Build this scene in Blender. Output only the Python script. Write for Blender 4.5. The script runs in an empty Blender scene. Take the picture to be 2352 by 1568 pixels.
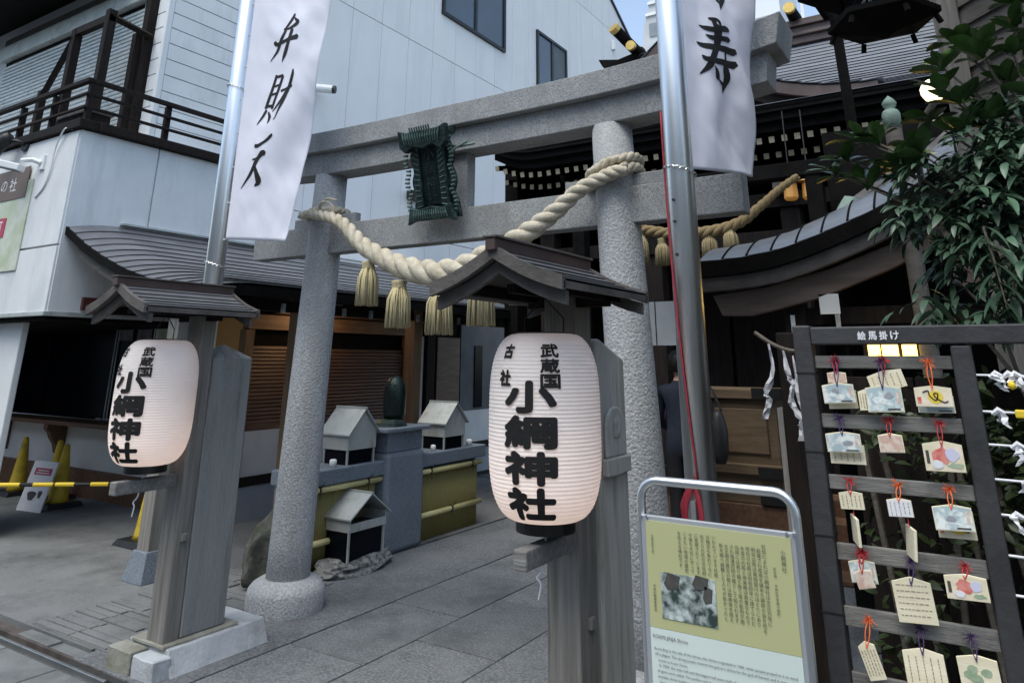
import bpy, bmesh, math, random
from math import sin, cos, pi, radians
from mathutils import Vector, Matrix, noise
random.seed(7)
sc = bpy.context.scene
COL = sc.collection

# ------------------------------------------------------------------ camera
FPX, CXP, CYP = 1652.0, 1170.0, 305.0
PITCH, ROLL, YAW = radians(17.46), radians(0.27), radians(32.7)
fh = Vector((-sin(YAW), cos(YAW), 0)); rt = Vector((cos(YAW), sin(YAW), 0)); zz = Vector((0, 0, 1))
fw = cos(PITCH) * fh + sin(PITCH) * zz
up = -sin(PITCH) * fh + cos(PITCH) * zz
R_ = cos(ROLL) * rt + sin(ROLL) * up
U_ = -sin(ROLL) * rt + cos(ROLL) * up
cd = bpy.data.cameras.new('camera'); cam = bpy.data.objects.new('camera', cd); COL.objects.link(cam)
cam.matrix_world = Matrix(((R_.x, U_.x, -fw.x, 0), (R_.y, U_.y, -fw.y, 0), (R_.z, U_.z, -fw.z, 1.6), (0, 0, 0, 1)))
cd.sensor_width = 36; cd.lens = FPX / 2352 * 36
cd.shift_x = (1176 - CXP) / 2352; cd.shift_y = -(784 - CYP) / 2352
cd.clip_start = .05; cd.clip_end = 2000
sc.camera = cam

# ------------------------------------------------------------------ sky, sun, exposure
w = bpy.data.worlds.new("World"); sc.world = w; w.use_nodes = True
nt = w.node_tree
sky = nt.nodes.new('ShaderNodeTexSky'); sky.sky_type = 'NISHITA'; sky.sun_disc = False
SUN_EL, SUN_AZ = radians(64), radians(182)      # azimuth clockwise from +Y
sky.sun_elevation = SUN_EL; sky.sun_rotation = SUN_AZ
sky.air_density = .8; sky.dust_density = 1.0; sky.ozone_density = .6
bg = nt.nodes['Background']; bg.inputs['Strength'].default_value = .12
tint = nt.nodes.new('ShaderNodeMix'); tint.data_type = 'RGBA'; tint.blend_type = 'MULTIPLY'; tint.inputs[0].default_value = 1
tint.inputs[7].default_value = (1.0, 1.05, .99, 1)
nt.links.new(sky.outputs[0], tint.inputs[6]); 
hs = nt.nodes.new('ShaderNodeHueSaturation'); hs.inputs['Saturation'].default_value = .8
nt.links.new(tint.outputs[2], hs.inputs['Color']); nt.links.new(hs.outputs[0], bg.inputs[0])
sl = bpy.data.lights.new('sun', 'SUN'); sl.energy = 1.0; sl.angle = radians(45); sl.color = (1, .97, .88)
so = bpy.data.objects.new('sun', sl); COL.objects.link(so)
sd = Vector((sin(SUN_AZ) * cos(SUN_EL), cos(SUN_AZ) * cos(SUN_EL), sin(SUN_EL)))
so.rotation_euler = (-sd).to_track_quat('-Z', 'Y').to_euler(); so.location = (0, -5, 12)
sc.view_settings.view_transform = 'Standard'; sc.view_settings.look = 'None'
sc.view_settings.exposure = 1.45; sc.view_settings.gamma = 1
sc.cycles.use_denoising = True; sc.cycles.max_bounces = 6

# ------------------------------------------------------------------ materials
MATS = {}
def mat(name, c1, c2=None, scale=8, rough=.6, bump=0, bscale=None, metal=0, stretch=(1, 1, 1), detail=5, spec=.4,
        rnd=.0, speck=None, sscale=90, emit=None, trans=0, contrast=(.3, .7), stain=None):
    m = bpy.data.materials.new(name); m.use_nodes = True; MATS[name] = m
    N, L = m.node_tree.nodes, m.node_tree.links
    b = N['Principled BSDF']
    b.inputs['Roughness'].default_value = rough; b.inputs['Metallic'].default_value = metal
    b.inputs['Specular IOR Level'].default_value = spec
    tc = N.new('ShaderNodeTexCoord'); oi = N.new('ShaderNodeObjectInfo')
    mul = N.new('ShaderNodeMath'); mul.operation = 'MULTIPLY'; mul.inputs[1].default_value = 37.0
    L.new(oi.outputs['Random'], mul.inputs[0])
    add = N.new('ShaderNodeVectorMath'); add.operation = 'ADD'
    L.new(tc.outputs['Object'], add.inputs[0]); L.new(mul.outputs[0], add.inputs[1])
    mp = N.new('ShaderNodeMapping'); mp.inputs['Scale'].default_value = stretch; L.new(add.outputs[0], mp.inputs[0])
    n = N.new('ShaderNodeTexNoise'); n.inputs['Scale'].default_value = scale; n.inputs['Detail'].default_value = detail
    n.inputs['Roughness'].default_value = .6
    L.new(mp.outputs[0], n.inputs['Vector'])
    mr = N.new('ShaderNodeMapRange'); mr.inputs[1].default_value, mr.inputs[2].default_value = contrast
    L.new(n.outputs[0], mr.inputs[0])
    mx = N.new('ShaderNodeMix'); mx.data_type = 'RGBA'
    mx.inputs[6].default_value = (*c1, 1); mx.inputs[7].default_value = (*(c2 or c1), 1)
    L.new(mr.outputs[0], mx.inputs[0])
    out = mx.outputs[2]
    if speck:
        v = N.new('ShaderNodeTexNoise'); v.inputs['Scale'].default_value = sscale; v.inputs['Detail'].default_value = 3
        L.new(add.outputs[0], v.inputs['Vector'])
        m2 = N.new('ShaderNodeMapRange'); m2.inputs[1].default_value, m2.inputs[2].default_value = .46, .60
        L.new(v.outputs[0], m2.inputs[0])
        x2 = N.new('ShaderNodeMix'); x2.data_type = 'RGBA'; L.new(m2.outputs[0], x2.inputs[0])
        L.new(out, x2.inputs[6]); x2.inputs[7].default_value = (*speck, 1); out = x2.outputs[2]
    if stain:
        v = N.new('ShaderNodeTexNoise'); v.inputs['Scale'].default_value = stain[1]; v.inputs['Detail'].default_value = 8
        v.inputs['Roughness'].default_value = .7
        mp2 = N.new('ShaderNodeMapping'); mp2.inputs['Scale'].default_value = stain[2] if len(stain) > 2 else (1, 1, 1)
        L.new(add.outputs[0], mp2.inputs[0]); L.new(mp2.outputs[0], v.inputs['Vector'])
        m2 = N.new('ShaderNodeMapRange'); m2.inputs[1].default_value, m2.inputs[2].default_value = .5, .72
        L.new(v.outputs[0], m2.inputs[0])
        x2 = N.new('ShaderNodeMix'); x2.data_type = 'RGBA'; L.new(m2.outputs[0], x2.inputs[0])
        L.new(out, x2.inputs[6]); x2.inputs[7].default_value = (*stain[0], 1); out = x2.outputs[2]
    if rnd:
        h = N.new('ShaderNodeHueSaturation'); m3 = N.new('ShaderNodeMapRange')
        m3.inputs[3].default_value = 1 - rnd; m3.inputs[4].default_value = 1 + rnd
        L.new(oi.outputs['Random'], m3.inputs[0]); L.new(m3.outputs[0], h.inputs['Value']); L.new(out, h.inputs['Color']); out = h.outputs[0]
    L.new(out, b.inputs['Base Color'])
    if bump:
        bn = N.new('ShaderNodeTexNoise'); bn.inputs['Scale'].default_value = bscale or scale * 4; bn.inputs['Detail'].default_value = 4
        L.new(mp.outputs[0], bn.inputs['Vector'])
        bp = N.new('ShaderNodeBump'); bp.inputs['Strength'].default_value = bump; bp.inputs['Distance'].default_value = .01
        L.new(bn.outputs[0], bp.inputs['Height']); L.new(bp.outputs[0], b.inputs['Normal'])
    if emit:
        b.inputs['Emission Color'].default_value = (*emit[0], 1); b.inputs['Emission Strength'].default_value = emit[1]
    if trans: b.inputs['Transmission Weight'].default_value = trans
    return m

mat('granite', (.26, .27, .275), (.36, .365, .36), 5, .75, .5, 140, speck=(.215, .22, .22), sscale=95, stain=((.185, .185, .175), 1.6, (2, 2, .6)))
mat('granite_pillar', (.38, .39, .395), (.52, .53, .535), 30, .8, .9, 70, speck=(.33, .335, .34), sscale=85, stain=((.31, .315, .31), 2, (1.5, 1.5, .3)))
mat('granite_blue', (.10, .125, .155), (.16, .19, .225), 3, .55, .15, 120, speck=(.22, .25, .29), sscale=110)
mat('concrete_post', (.20, .205, .20), (.29, .295, .285), 4, .85, .5, 50, stretch=(3, 3, .3), stain=((.13, .12, .10), 5, (3, 3, .2)), speck=(.25, .255, .25), sscale=60)
mat('boulder', (.05, .05, .042), (.13, .13, .115), 6, .9, .9, 30, stain=((.04, .055, .025), 4))
mat('stone_stained', (.42, .415, .38), (.55, .545, .51), 4, .85, .4, 50, stretch=(2, 2, .4), stain=((.24, .215, .155), 4, (3, 3, .25)))
mat('stone_moss', (.20, .19, .15), (.34, .34, .30), 6, .9, .7, 40, stain=((.15, .14, .09), 4))
mat('white_concrete', (.38, .40, .42), (.50, .52, .54), 4, .85, .4, 50, stain=((.25, .26, .26), 3))
mat('rock', (.18, .18, .17), (.42, .41, .38), 14, .9, .8, 45, speck=(.10, .10, .10), sscale=28)
mat('slab', (.085, .092, .098), (.15, .158, .163), 7, .75, .7, 80, rnd=.10, speck=(.185, .192, .2), sscale=70, stain=((.062, .067, .073), 1.5))
mat('joint', (.025, .025, .025), (.04, .04, .04), 20, .95)
mat('lot_concrete', (.12, .125, .127), (.22, .225, .225), 1.3, .85, .5, 70, stain=((.065, .067, .067), 1.0), speck=(.17, .175, .175), sscale=40)
mat('approach_concrete', (.09, .096, .103), (.15, .157, .165), 2.5, .8, .6, 90, stain=((.085, .09, .095), 1.4), speck=(.18, .187, .195), sscale=60)
mat('asphalt', (.05, .053, .056), (.085, .09, .095), 5, .9, .5, 120)
mat('street_stone', (.11, .117, .12), (.20, .208, .21), 5, .85, .4, 60, rnd=.15)
mat('rust_steel', (.06, .05, .045), (.14, .12, .11), 8, .6, .3, 60, metal=.3)
mat('galvanised', (.42, .45, .46), (.6, .63, .64), 5, .35, .1, 60, metal=.85)
mat('stainless', (.72, .74, .75), (.78, .80, .81), 2, .36, .02, 30, metal=1, stretch=(1, 1, .1))
mat('stucco', (.65, .67, .68), (.73, .75, .76), 2.5, .85, .35, 130, stain=((.52, .56, .58), 1.0, (3, 3, .5)))
mat('wall_panel', (.67, .675, .685), (.72, .725, .735), 1.2, .8, .12, 160, rnd=.008, stain=((.61, .62, .64), .7, (3, 3, .3)))
mat('siding', (.64, .66, .665), (.72, .74, .745), 2, .75, .1, 90, rnd=.02, stain=((.50, .54, .54), 1.2, (2, 2, .5)))
mat('white_plaster', (.60, .585, .57), (.70, .685, .67), 3, .85, .1, 70)
mat('plaster_shaded', (.10, .10, .105), (.15, .15, .155), 3, .9)  # grey plaster darkened for the dim wall end, shade put into the colour
mat('grey_plaster', (.30, .32, .345), (.38, .40, .42), 3, .85, .1, 70)
mat('seal', (.60, .615, .635), None, 3, .8)
mat('dark_metal', (.030, .026, .024), (.055, .048, .044), 6, .45, .1, 60, metal=.4)
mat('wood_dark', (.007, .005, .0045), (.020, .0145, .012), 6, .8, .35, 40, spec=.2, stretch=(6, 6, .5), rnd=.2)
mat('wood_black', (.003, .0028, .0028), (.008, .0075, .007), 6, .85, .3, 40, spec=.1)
mat('wood_roofboard', (.055, .048, .045), (.12, .108, .10), 6, .75, .4, 50, rnd=.15)
mat('wood_grey', (.16, .15, .132), (.29, .275, .25), 7, .85, .5, 30, stretch=(6, 6, .3), rnd=.06, stain=((.115, .105, .095), 4, (6, 6, .25)))
mat('wood_grey_h', (.12, .115, .11), (.24, .235, .225), 7, .85, .5, 30, stretch=(.6, 7, 7), rnd=.12)
mat('wood_honey', (.14, .085, .045), (.25, .155, .085), 5, .55, .2, 40, stretch=(5, 5, .5), rnd=.1)  # honey wood, its tone carrying part of the warm canopy glow
mat('wood_honey_glow_h', (.15, .085, .045), (.27, .16, .085), 5, .55, .2, 40, stretch=(5, .5, 5), rnd=.1)  # lengthwise grain, same warm glow mixed into the wood colour
mat('wood_brown', (.10, .05, .028), (.19, .105, .06), 5, .6, .2, 40, stretch=(5, .6, 5), rnd=.1)
mat('wood_box', (.11, .075, .045), (.20, .14, .085), 5, .55, .2, 40, stretch=(.6, 5, 5))
mat('wood_red', (.075, .022, .020), (.11, .035, .03), 5, .5, .1, 40)
mat('orange_glow_panel', (.55, .29, .09), (.62, .34, .12), 3, .7)  # warm glow under the canopy painted as the panel's orange
mat('slat', (.10, .055, .036), (.17, .095, .062), 6, .5, .15, 40, rnd=.12, stretch=(5, .5, 5))
mat('copper_roof', (.095, .096, .104), (.155, .157, .168), 3, .28, .12, 60, rnd=.10, spec=.5, stretch=(1, 1, 1))
mat('pavilion_roof', (.13, .14, .155), (.20, .212, .23), 3, .28, .1, 60, rnd=.06)
mat('hall_roof', (.17, .18, .20), (.25, .262, .285), 3, .30, .1, 60, rnd=.08, spec=.5)
mat('ridge_brown', (.055, .036, .032), (.09, .06, .054), 5, .5, .1, 50)
mat('cream_paint', (.30, .26, .16), (.45, .40, .27), 14, .7)
mat('gold', (.48, .33, .10), (.62, .44, .15), 10, .45, .3, 50, metal=.7)
mat('rope', (.50, .44, .33), (.68, .62, .50), 30, .85, .7, 180, stretch=(1, 1, 1), stain=((.40, .34, .23), 8))
mat('straw', (.46, .38, .20), (.66, .58, .36), 40, .85, .6, 80, stretch=(8, 8, .25), contrast=(.4, .6))
mat('straw_dull', (.28, .22, .11), (.42, .35, .20), 40, .85, .6, 80, stretch=(8, 8, .25))
mat('straw_dark', (.20, .14, .065), (.30, .22, .11), 40, .85, .6, 80, stretch=(8, 8, .25))
mat('bronze', (.012, .021, .019), (.032, .055, .05), 9, .45, .5, 50, metal=.5, stain=((.085, .14, .122), 14))
mat('bronze_light', (.045, .08, .07), (.11, .175, .15), 20, .55, .4, 50, metal=.3)
mat('bronze_dark', (.008, .014, .013), (.02, .035, .032), 12, .4, .4, 60, metal=.6)
mat('verdigris', (.13, .20, .17), (.24, .32, .27), 12, .7, .3, 50)
mat('ink', (.006, .006, .007), (.012, .012, .012), 30, .75)
mat('ink_soft', (.05, .05, .045), (.09, .09, .08), 60, .8)
mat('pencil', (.22, .18, .13), (.34, .29, .22), 60, .8)
mat('lantern_black', (.008, .008, .008), (.015, .015, .015), 8, .35)
mat('flag', (.72, .72, .80), (.78, .78, .86), 3, .9, .25, 250)
mat('yellow', (.72, .50, .02), (.80, .58, .05), 3, .45, .05)
mat('yellow_old', (.52, .36, .02), (.66, .47, .04), 6, .55, .1, 50, stain=((.28, .20, .03), 5))
mat('black_plastic', (.012, .012, .013), (.022, .022, .024), 8, .5)
mat('bamboo_panel', (.21, .18, .06), (.30, .255, .09), 50, .55, .35, 60, stretch=(1, 14, .5))
mat('bamboo_pole', (.50, .44, .20), (.62, .55, .28), 8, .45, .1, 50, stretch=(3, .8, 3))
mat('tin', (.42, .45, .44), (.54, .57, .56), 4, .5, .1, 60, metal=.35, stain=((.30, .31, .28), 6))
mat('tin_wall', (.34, .35, .33), (.44, .45, .43), 4, .6, .2, 60, stain=((.22, .21, .17), 7, (1, 1, .4)))
mat('glass_dark', (.004, .005, .008), (.007, .008, .012), 2, .15, spec=.06)
mat('glass_blue', (.035, .055, .075), (.06, .085, .11), .4, .08, spec=.8)
mat('screen_shade', (.055, .07, .08), (.085, .10, .11), 2, .5)
mat('frame_black', (.015, .016, .018), (.025, .026, .028), 5, .4, metal=.4)
mat('paper_white', (.72, .72, .74), (.82, .82, .84), 20, .85, .1, 60)
mat('paper_grey', (.42, .42, .45), (.56, .56, .58), 30, .85, .2, 80)
mat('card', (.68, .68, .64), (.76, .76, .72), 10, .8)
mat('sign_green', (.45, .455, .235), (.48, .485, .255), 2, .45)
mat('sign_blue', (.60, .68, .64), (.64, .72, .68), 2, .45)
mat('sign_grey', (.42, .44, .47), (.47, .49, .52), 3, .4, metal=.4)
mat('pinkred', (.42, .05, .10), None, 3, .6)
mat('ema_wood', (.72, .65, .46), (.84, .77, .58), 9, .65, .1, 60, stretch=(1, 6, 6), rnd=.10)
mat('ema_blue', (.40, .50, .52), (.80, .83, .78), 28, .6, detail=3, contrast=(.42, .58))
mat('ema_pink', (.62, .42, .34), (.74, .62, .52), 60, .6, detail=3, contrast=(.42, .58))
mat('red_cord', (.38, .02, .025), (.5, .04, .04), 30, .7)
mat('orange_cord', (.72, .13, .03), (.8, .18, .05), 30, .7)
mat('purple_cord', (.045, .02, .09), (.08, .04, .13), 30, .7)
mat('paint_red', (.62, .10, .08), (.72, .30, .25), 30, .7, contrast=(.4, .6))
mat('paint_yellow', (.80, .60, .08), None, 5, .7)
mat('paint_green', (.25, .36, .22), (.45, .52, .38), 40, .7)
mat('paint_ice', (.55, .66, .66), (.78, .82, .80), 60, .7, contrast=(.4, .6))
mat('ema_print', (.74, .66, .46), (.86, .74, .60), 30, .65, contrast=(.42, .58))
mat('paint_lilac', (.62, .62, .76), None, 5, .7)
mat('rack_black', (.030, .030, .032), (.052, .052, .055), 6, .55, .2, 50)
mat('rack_slat', (.13, .125, .115), (.24, .235, .22), 8, .75, .3, 40, stretch=(.7, 8, 8), rnd=.15, stain=((.08, .075, .07), 5))
mat('leaf_big', (.03, .07, .02), (.065, .125, .035), 10, .26, spec=.6, rnd=.35)
mat('leaf_nandina', (.04, .085, .05), (.085, .15, .09), 12, .42, spec=.5, rnd=.45)
mat('leaf_hedge', (.018, .032, .011), (.05, .068, .022), 12, .4, rnd=.3)
mat('bark', (.10, .085, .065), (.20, .175, .14), 20, .9, .5, 60)
mat('clapboard', (.085, .075, .065), (.15, .135, .118), 5, .8, .4, 40, stretch=(1, 1, 5), rnd=.2)
mat('verge_plank', (.085, .062, .05), (.15, .115, .095), 5, .75, .3, 40, stretch=(.6, 4, 4))
mat('wall_far', (.42, .40, .36), (.50, .48, .44), 1, .85)
mat('navy', (.012, .018, .032), (.022, .030, .05), 15, .85, .3, 120)
mat('trousers', (.012, .012, .015), (.02, .02, .024), 15, .9)
mat('purple_cloth', (.03, .018, .05), (.045, .03, .07), 15, .9)
mat('skin', (.45, .27, .19), (.5, .31, .22), 10, .6)
mat('hair', (.008, .007, .006), (.016, .013, .012), 40, .5)
mat('lamp_glass', (.9, .85, .65), None, 3, .5, emit=((1, .84, .48), 1.1))
mat('lamp_window', (.9, .7, .25), None, 3, .5, emit=((1, .62, .12), 2.2))
mat('lamp_gold', (.35, .2, .06), (.5, .28, .08), 30, .5, emit=((1, .4, .06), .05))
mat('tower_grey', (.42, .44, .46), (.50, .52, .54), .15, .7)
mat('tower_white', (.66, .68, .72), (.70, .72, .76), .2, .7)
mat('tower_window', (.16, .19, .21), (.26, .29, .31), .5, .2)
mat('poster', (.40, .47, .30), (.60, .62, .54), 3.5, .5, contrast=(.35, .62))
mat('poster_brown', (.13, .085, .06), None, 5, .5)
mat('white_plastic', (.70, .72, .72), (.76, .78, .78), 3, .4)
mat('red_rope', (.26, .018, .035), (.36, .035, .055), 40, .7)
mat('photo_print', (.03, .05, .045), (.55, .62, .60), 24, .5, detail=6, contrast=(.40, .62))
mat('chain', (.55, .56, .56), None, 3, .3, metal=.9)
mat('paper_old', (.10, .10, .12), (.22, .20, .22), 9, .8)

def paper_mat():
    m = mat('lantern_paper', (.80, .775, .76), (.86, .835, .82), 6, .8, .12, 60, stain=((.74, .70, .66), 3))
    N, L = m.node_tree.nodes, m.node_tree.links
    b = N['Principled BSDF']; o = N['Material Output']
    t = N.new('ShaderNodeBsdfTranslucent'); t.inputs[0].default_value = (.9, .84, .8, 1)
    x = N.new('ShaderNodeMixShader'); x.inputs[0].default_value = .20
    L.new(b.outputs[0], x.inputs[1]); L.new(t.outputs[0], x.inputs[2]); L.new(x.outputs[0], o.inputs['Surface'])
paper_mat()

# ------------------------------------------------------------------ geometry helpers
class G:
    def __init__(s): s.v = []; s.f = []; s.m = []
    def quad(s, a, b, c, d, mi=0):
        i = len(s.v); s.v += [a, b, c, d]; s.f.append((i, i+1, i+2, i+3)); s.m.append(mi); return s
    def box(s, x0, x1, y0, y1, z0, z1, mi=0, M=None):
        i = len(s.v)
        p = [(x0,y0,z0),(x1,y0,z0),(x1,y1,z0),(x0,y1,z0),(x0,y0,z1),(x1,y0,z1),(x1,y1,z1),(x0,y1,z1)]
        s.v += [tuple(M @ Vector(q)) for q in p] if M else p
        for f in ((3,2,1,0),(4,5,6,7),(0,1,5,4),(1,2,6,5),(2,3,7,6),(3,0,4,7)):
            s.f.append(tuple(i+k for k in f)); s.m.append(mi)
        return s
    def prism(s, poly, axis, a, b, mi=0, endmi=None):
        n = len(poly); i = len(s.v)
        def P(p, t): return {'x': (t, p[0], p[1]), 'y': (p[0], t, p[1]), 'z': (p[0], p[1], t)}[axis]
        s.v += [P(p, a) for p in poly] + [P(p, b) for p in poly]
        s.f.append(tuple(range(i, i+n))); s.m.append(mi if endmi is None else endmi)
        s.f.append(tuple(range(i+2*n-1, i+n-1, -1))); s.m.append(mi)
        for k in range(n):
            s.f.append((i+k, i+n+k, i+n+(k+1) % n, i+(k+1) % n)); s.m.append(mi)
        return s
    def tube(s, pts, r, n=10, caps=True, mi=0):
        pts = [Vector(p) for p in pts]; rs = r if isinstance(r, (list, tuple)) else [r]*len(pts)
        i = len(s.v); prev = None
        for k, p in enumerate(pts):
            t = (pts[min(k+1, len(pts)-1)] - pts[max(k-1, 0)]).normalized()
            if prev is None:
                ref = Vector((0, 0, 1)) if abs(t.z) < .9 else Vector((1, 0, 0))
                u = t.cross(ref).normalized()
            else: u = (prev - t * prev.dot(t)).normalized()
            prev = u; v = t.cross(u)
            for j in range(n):
                a = 2*pi*j/n; s.v.append(tuple(p + (u*cos(a) + v*sin(a))*rs[k]))
        for k in range(len(pts)-1):
            for j in range(n):
                a = i+k*n+j; b = i+k*n+(j+1) % n
                s.f.append((a, b, b+n, a+n)); s.m.append(mi)
        if caps:
            s.f.append(tuple(i+j for j in reversed(range(n)))); s.m.append(mi)
            e = i+(len(pts)-1)*n; s.f.append(tuple(e+j for j in range(n))); s.m.append(mi)
        return s
    def lathe(s, prof, c, n=24, mi=0, caps=True):
        i = len(s.v)
        for r, z in prof:
            for j in range(n):
                a = 2*pi*j/n; s.v.append((c[0]+r*cos(a), c[1]+r*sin(a), c[2]+z))
        for k in range(len(prof)-1):
            for j in range(n):
                a = i+k*n+j; b = i+k*n+(j+1) % n
                s.f.append((a, b, b+n, a+n)); s.m.append(mi)
        if caps:
            s.f.append(tuple(i+j for j in reversed(range(n)))); s.m.append(mi)
            e = i+(len(prof)-1)*n; s.f.append(tuple(e+j for j in range(n))); s.m.append(mi)
        return s
    def grid(s, fn, nu, nv, mi=0):
        i = len(s.v)
        for a in range(nu+1):
            for b in range(nv+1): s.v.append(tuple(fn(a/nu, b/nv)))
        for a in range(nu):
            for b in range(nv):
                k = i+a*(nv+1)+b; s.f.append((k, k+nv+1, k+nv+2, k+1)); s.m.append(mi)
        return s
    def add(s, verts, faces, mi=0):
        i = len(s.v); s.v += [tuple(v) for v in verts]
        for f in faces: s.f.append(tuple(i+k for k in f)); s.m.append(mi)
        return s

def rootloc(o):
    while o.parent: o = o.parent
    return Vector(o.location)
def mesh_of(g, off, name, mats, smooth=False):
    me = bpy.data.meshes.new(name)
    me.from_pydata([tuple(Vector(v) - off) for v in g.v], [], g.f)
    for m in (mats if isinstance(mats, (list, tuple)) else [mats]): me.materials.append(MATS[m])
    if len(set(g.m)) > 1: me.polygons.foreach_set('material_index', g.m)
    if smooth: me.polygons.foreach_set('use_smooth', [True]*len(me.polygons))
    me.update(); return me
def build(name, g, mats, parent=None, loc=None, bevel=0, smooth=False, kind=None, label=None, solid=0, fixn=False):
    off = rootloc(parent) if parent else Vector(loc or (0, 0, 0))
    me = mesh_of(g, off, name, mats, smooth)
    if fixn:
        bm = bmesh.new(); bm.from_mesh(me); bmesh.ops.recalc_face_normals(bm, faces=bm.faces); bm.to_mesh(me); bm.free()
    o = bpy.data.objects.new(name, me); COL.objects.link(o)
    if parent: o.parent = parent
    else: o.location = off
    if solid:
        md = o.modifiers.new('thick', 'SOLIDIFY'); md.thickness = solid; md.offset = 0
    if bevel:
        md = o.modifiers.new('bevel', 'BEVEL'); md.width = bevel; md.segments = 2; md.limit_method = 'ANGLE'; md.angle_limit = radians(35)
        md.harden_normals = False
    if kind: o['kind'] = kind
    if label: o['label'] = label
    return o
def inst(name, me, parent, loc, rot=(0, 0, 0), scale=(1, 1, 1), like=None):
    o = bpy.data.objects.new(name, me); COL.objects.link(o)
    o.parent = parent; o.location = Vector(loc) - rootloc(parent); o.rotation_euler = rot; o.scale = scale
    return o
def thing(name, label, cat, loc, group=None):
    o = bpy.data.objects.new(name, None); COL.objects.link(o); o.location = loc
    o.empty_display_size = .1
    o['label'] = label; o['category'] = cat
    if group: o['group'] = group
    return o
def tag(o, label, cat, group=None):
    o['label'] = label; o['category'] = cat
    if group: o['group'] = group
    return o
def struct(name, g, mats, **k):
    o = build(name, g, mats, **k); o['kind'] = 'structure'; return o
def lerp(a, b, t): return a + (b-a)*t
def pl(pts, x):                                   # piecewise-linear
    for (x0, y0), (x1, y1) in zip(pts, pts[1:]):
        if x <= x1: return y0 + (y1-y0)*(x-x0)/(x1-x0)
    return pts[-1][1]
def smoothpath(pts, n):                            # catmull-rom
    P = [Vector(p) for p in pts]; P = [2*P[0]-P[1]] + P + [2*P[-1]-P[-2]]; out = []
    for k in range(1, len(P)-2):
        for j in range(n):
            t = j/n; a, b, c, d = P[k-1], P[k], P[k+1], P[k+2]
            out.append(.5*((2*b) + (c-a)*t + (2*a-5*b+4*c-d)*t*t + (3*b-a-3*c+d)*t**3))
    out.append(P[-2]); return out

# text -> flat mesh (verts 2D, faces); the built-in font falls back to its CJK glyphs
def text2d(s, size=1, bold=0, width=None, height=None, align='CENTER'):
    c = bpy.data.curves.new('lettering', 'FONT'); c.body = s; c.size = size; c.offset = 0; c.resolution_u = 2
    c.align_x = align
    o = bpy.data.objects.new('lettering', c); COL.objects.link(o)
    bpy.context.view_layer.update()
    me = bpy.data.meshes.new_from_object(o.evaluated_get(bpy.context.evaluated_depsgraph_get()))
    v = [(p.co.x, p.co.y) for p in me.vertices]; f = [tuple(p.vertices) for p in me.polygons]
    bpy.data.objects.remove(o); bpy.data.curves.remove(c); bpy.data.meshes.remove(me)
    if not v: return [], []
    xs = [p[0] for p in v]; ys = [p[1] for p in v]; cx = (min(xs)+max(xs))/2; cy = (min(ys)+max(ys))/2
    sx = width/(max(xs)-min(xs)) if width else 1; sy = height/(max(ys)-min(ys)) if height else (sx if width else 1)
    if width is None and height: sx = sy
    if align == 'CENTER': v = [((x-cx)*sx, (y-cy)*sy) for x, y in v]
    return v, f
def embolden(v, f, r):
    V, F = list(v), list(f)
    if r > 0:
        for k in range(8):
            a = pi/4*k; i = len(V); V += [(x+r*cos(a), y+r*sin(a)) for x, y in v]; F += [tuple(q+i for q in p) for p in f]
    return V, F
def refine(v, f, maxlen):                          # subdivide long edges so a mesh can bend
    bm = bmesh.new(); vs = [bm.verts.new((x, y, 0)) for x, y in v]
    for q in f:
        try: bm.faces.new([vs[i] for i in q])
        except ValueError: pass
    bmesh.ops.triangulate(bm, faces=bm.faces)
    for _ in range(4):
        e = [e for e in bm.edges if e.calc_length() > maxlen]
        if not e: break
        bmesh.ops.subdivide_edges(bm, edges=e, cuts=1); bmesh.ops.triangulate(bm, faces=[p for p in bm.faces if len(p.verts) > 3])
    bm.verts.index_update()
    r = [(p.co.x, p.co.y) for p in bm.verts], [tuple(q.index for q in p.verts) for p in bm.faces]
    bm.free(); return r
def brush(strokes):                                # strokes [(x,y,w),...] in trace pixels -> ribbons
    V, F = [], []
    for st in strokes:
        p = smoothpath([Vector((a, b, c)) for a, b, c in st], 5); i = len(V)
        for k, q in enumerate(p):
            t = (p[min(k+1, len(p)-1)] - p[max(k-1, 0)]); t.z = 0
            t = t.normalized() if t.length > 0 else Vector((1, 0, 0))
            nrm = Vector((-t.y, t.x, 0)); h = max(q.z, 1.5)/2
            if k == 0: V += [(q.x - t.x*h*.5, q.y - t.y*h*.5)]*1; V.append(V[-1])
            V += [(q.x+nrm.x*h, q.y+nrm.y*h), (q.x-nrm.x*h, q.y-nrm.y*h)]
        t = (p[-1]-p[-2]); t.z = 0; t = t.normalized() if t.length > 0 else Vector((1, 0, 0)); h = max(p[-1].z, 1.5)/2
        V += [(p[-1].x+t.x*h*.6, p[-1].y+t.y*h*.6)]*2
        for k in range((len(V)-i)//2-1):
            a = i+2*k; F.append((a, a+2, a+3, a+1))
    return V, F

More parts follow.
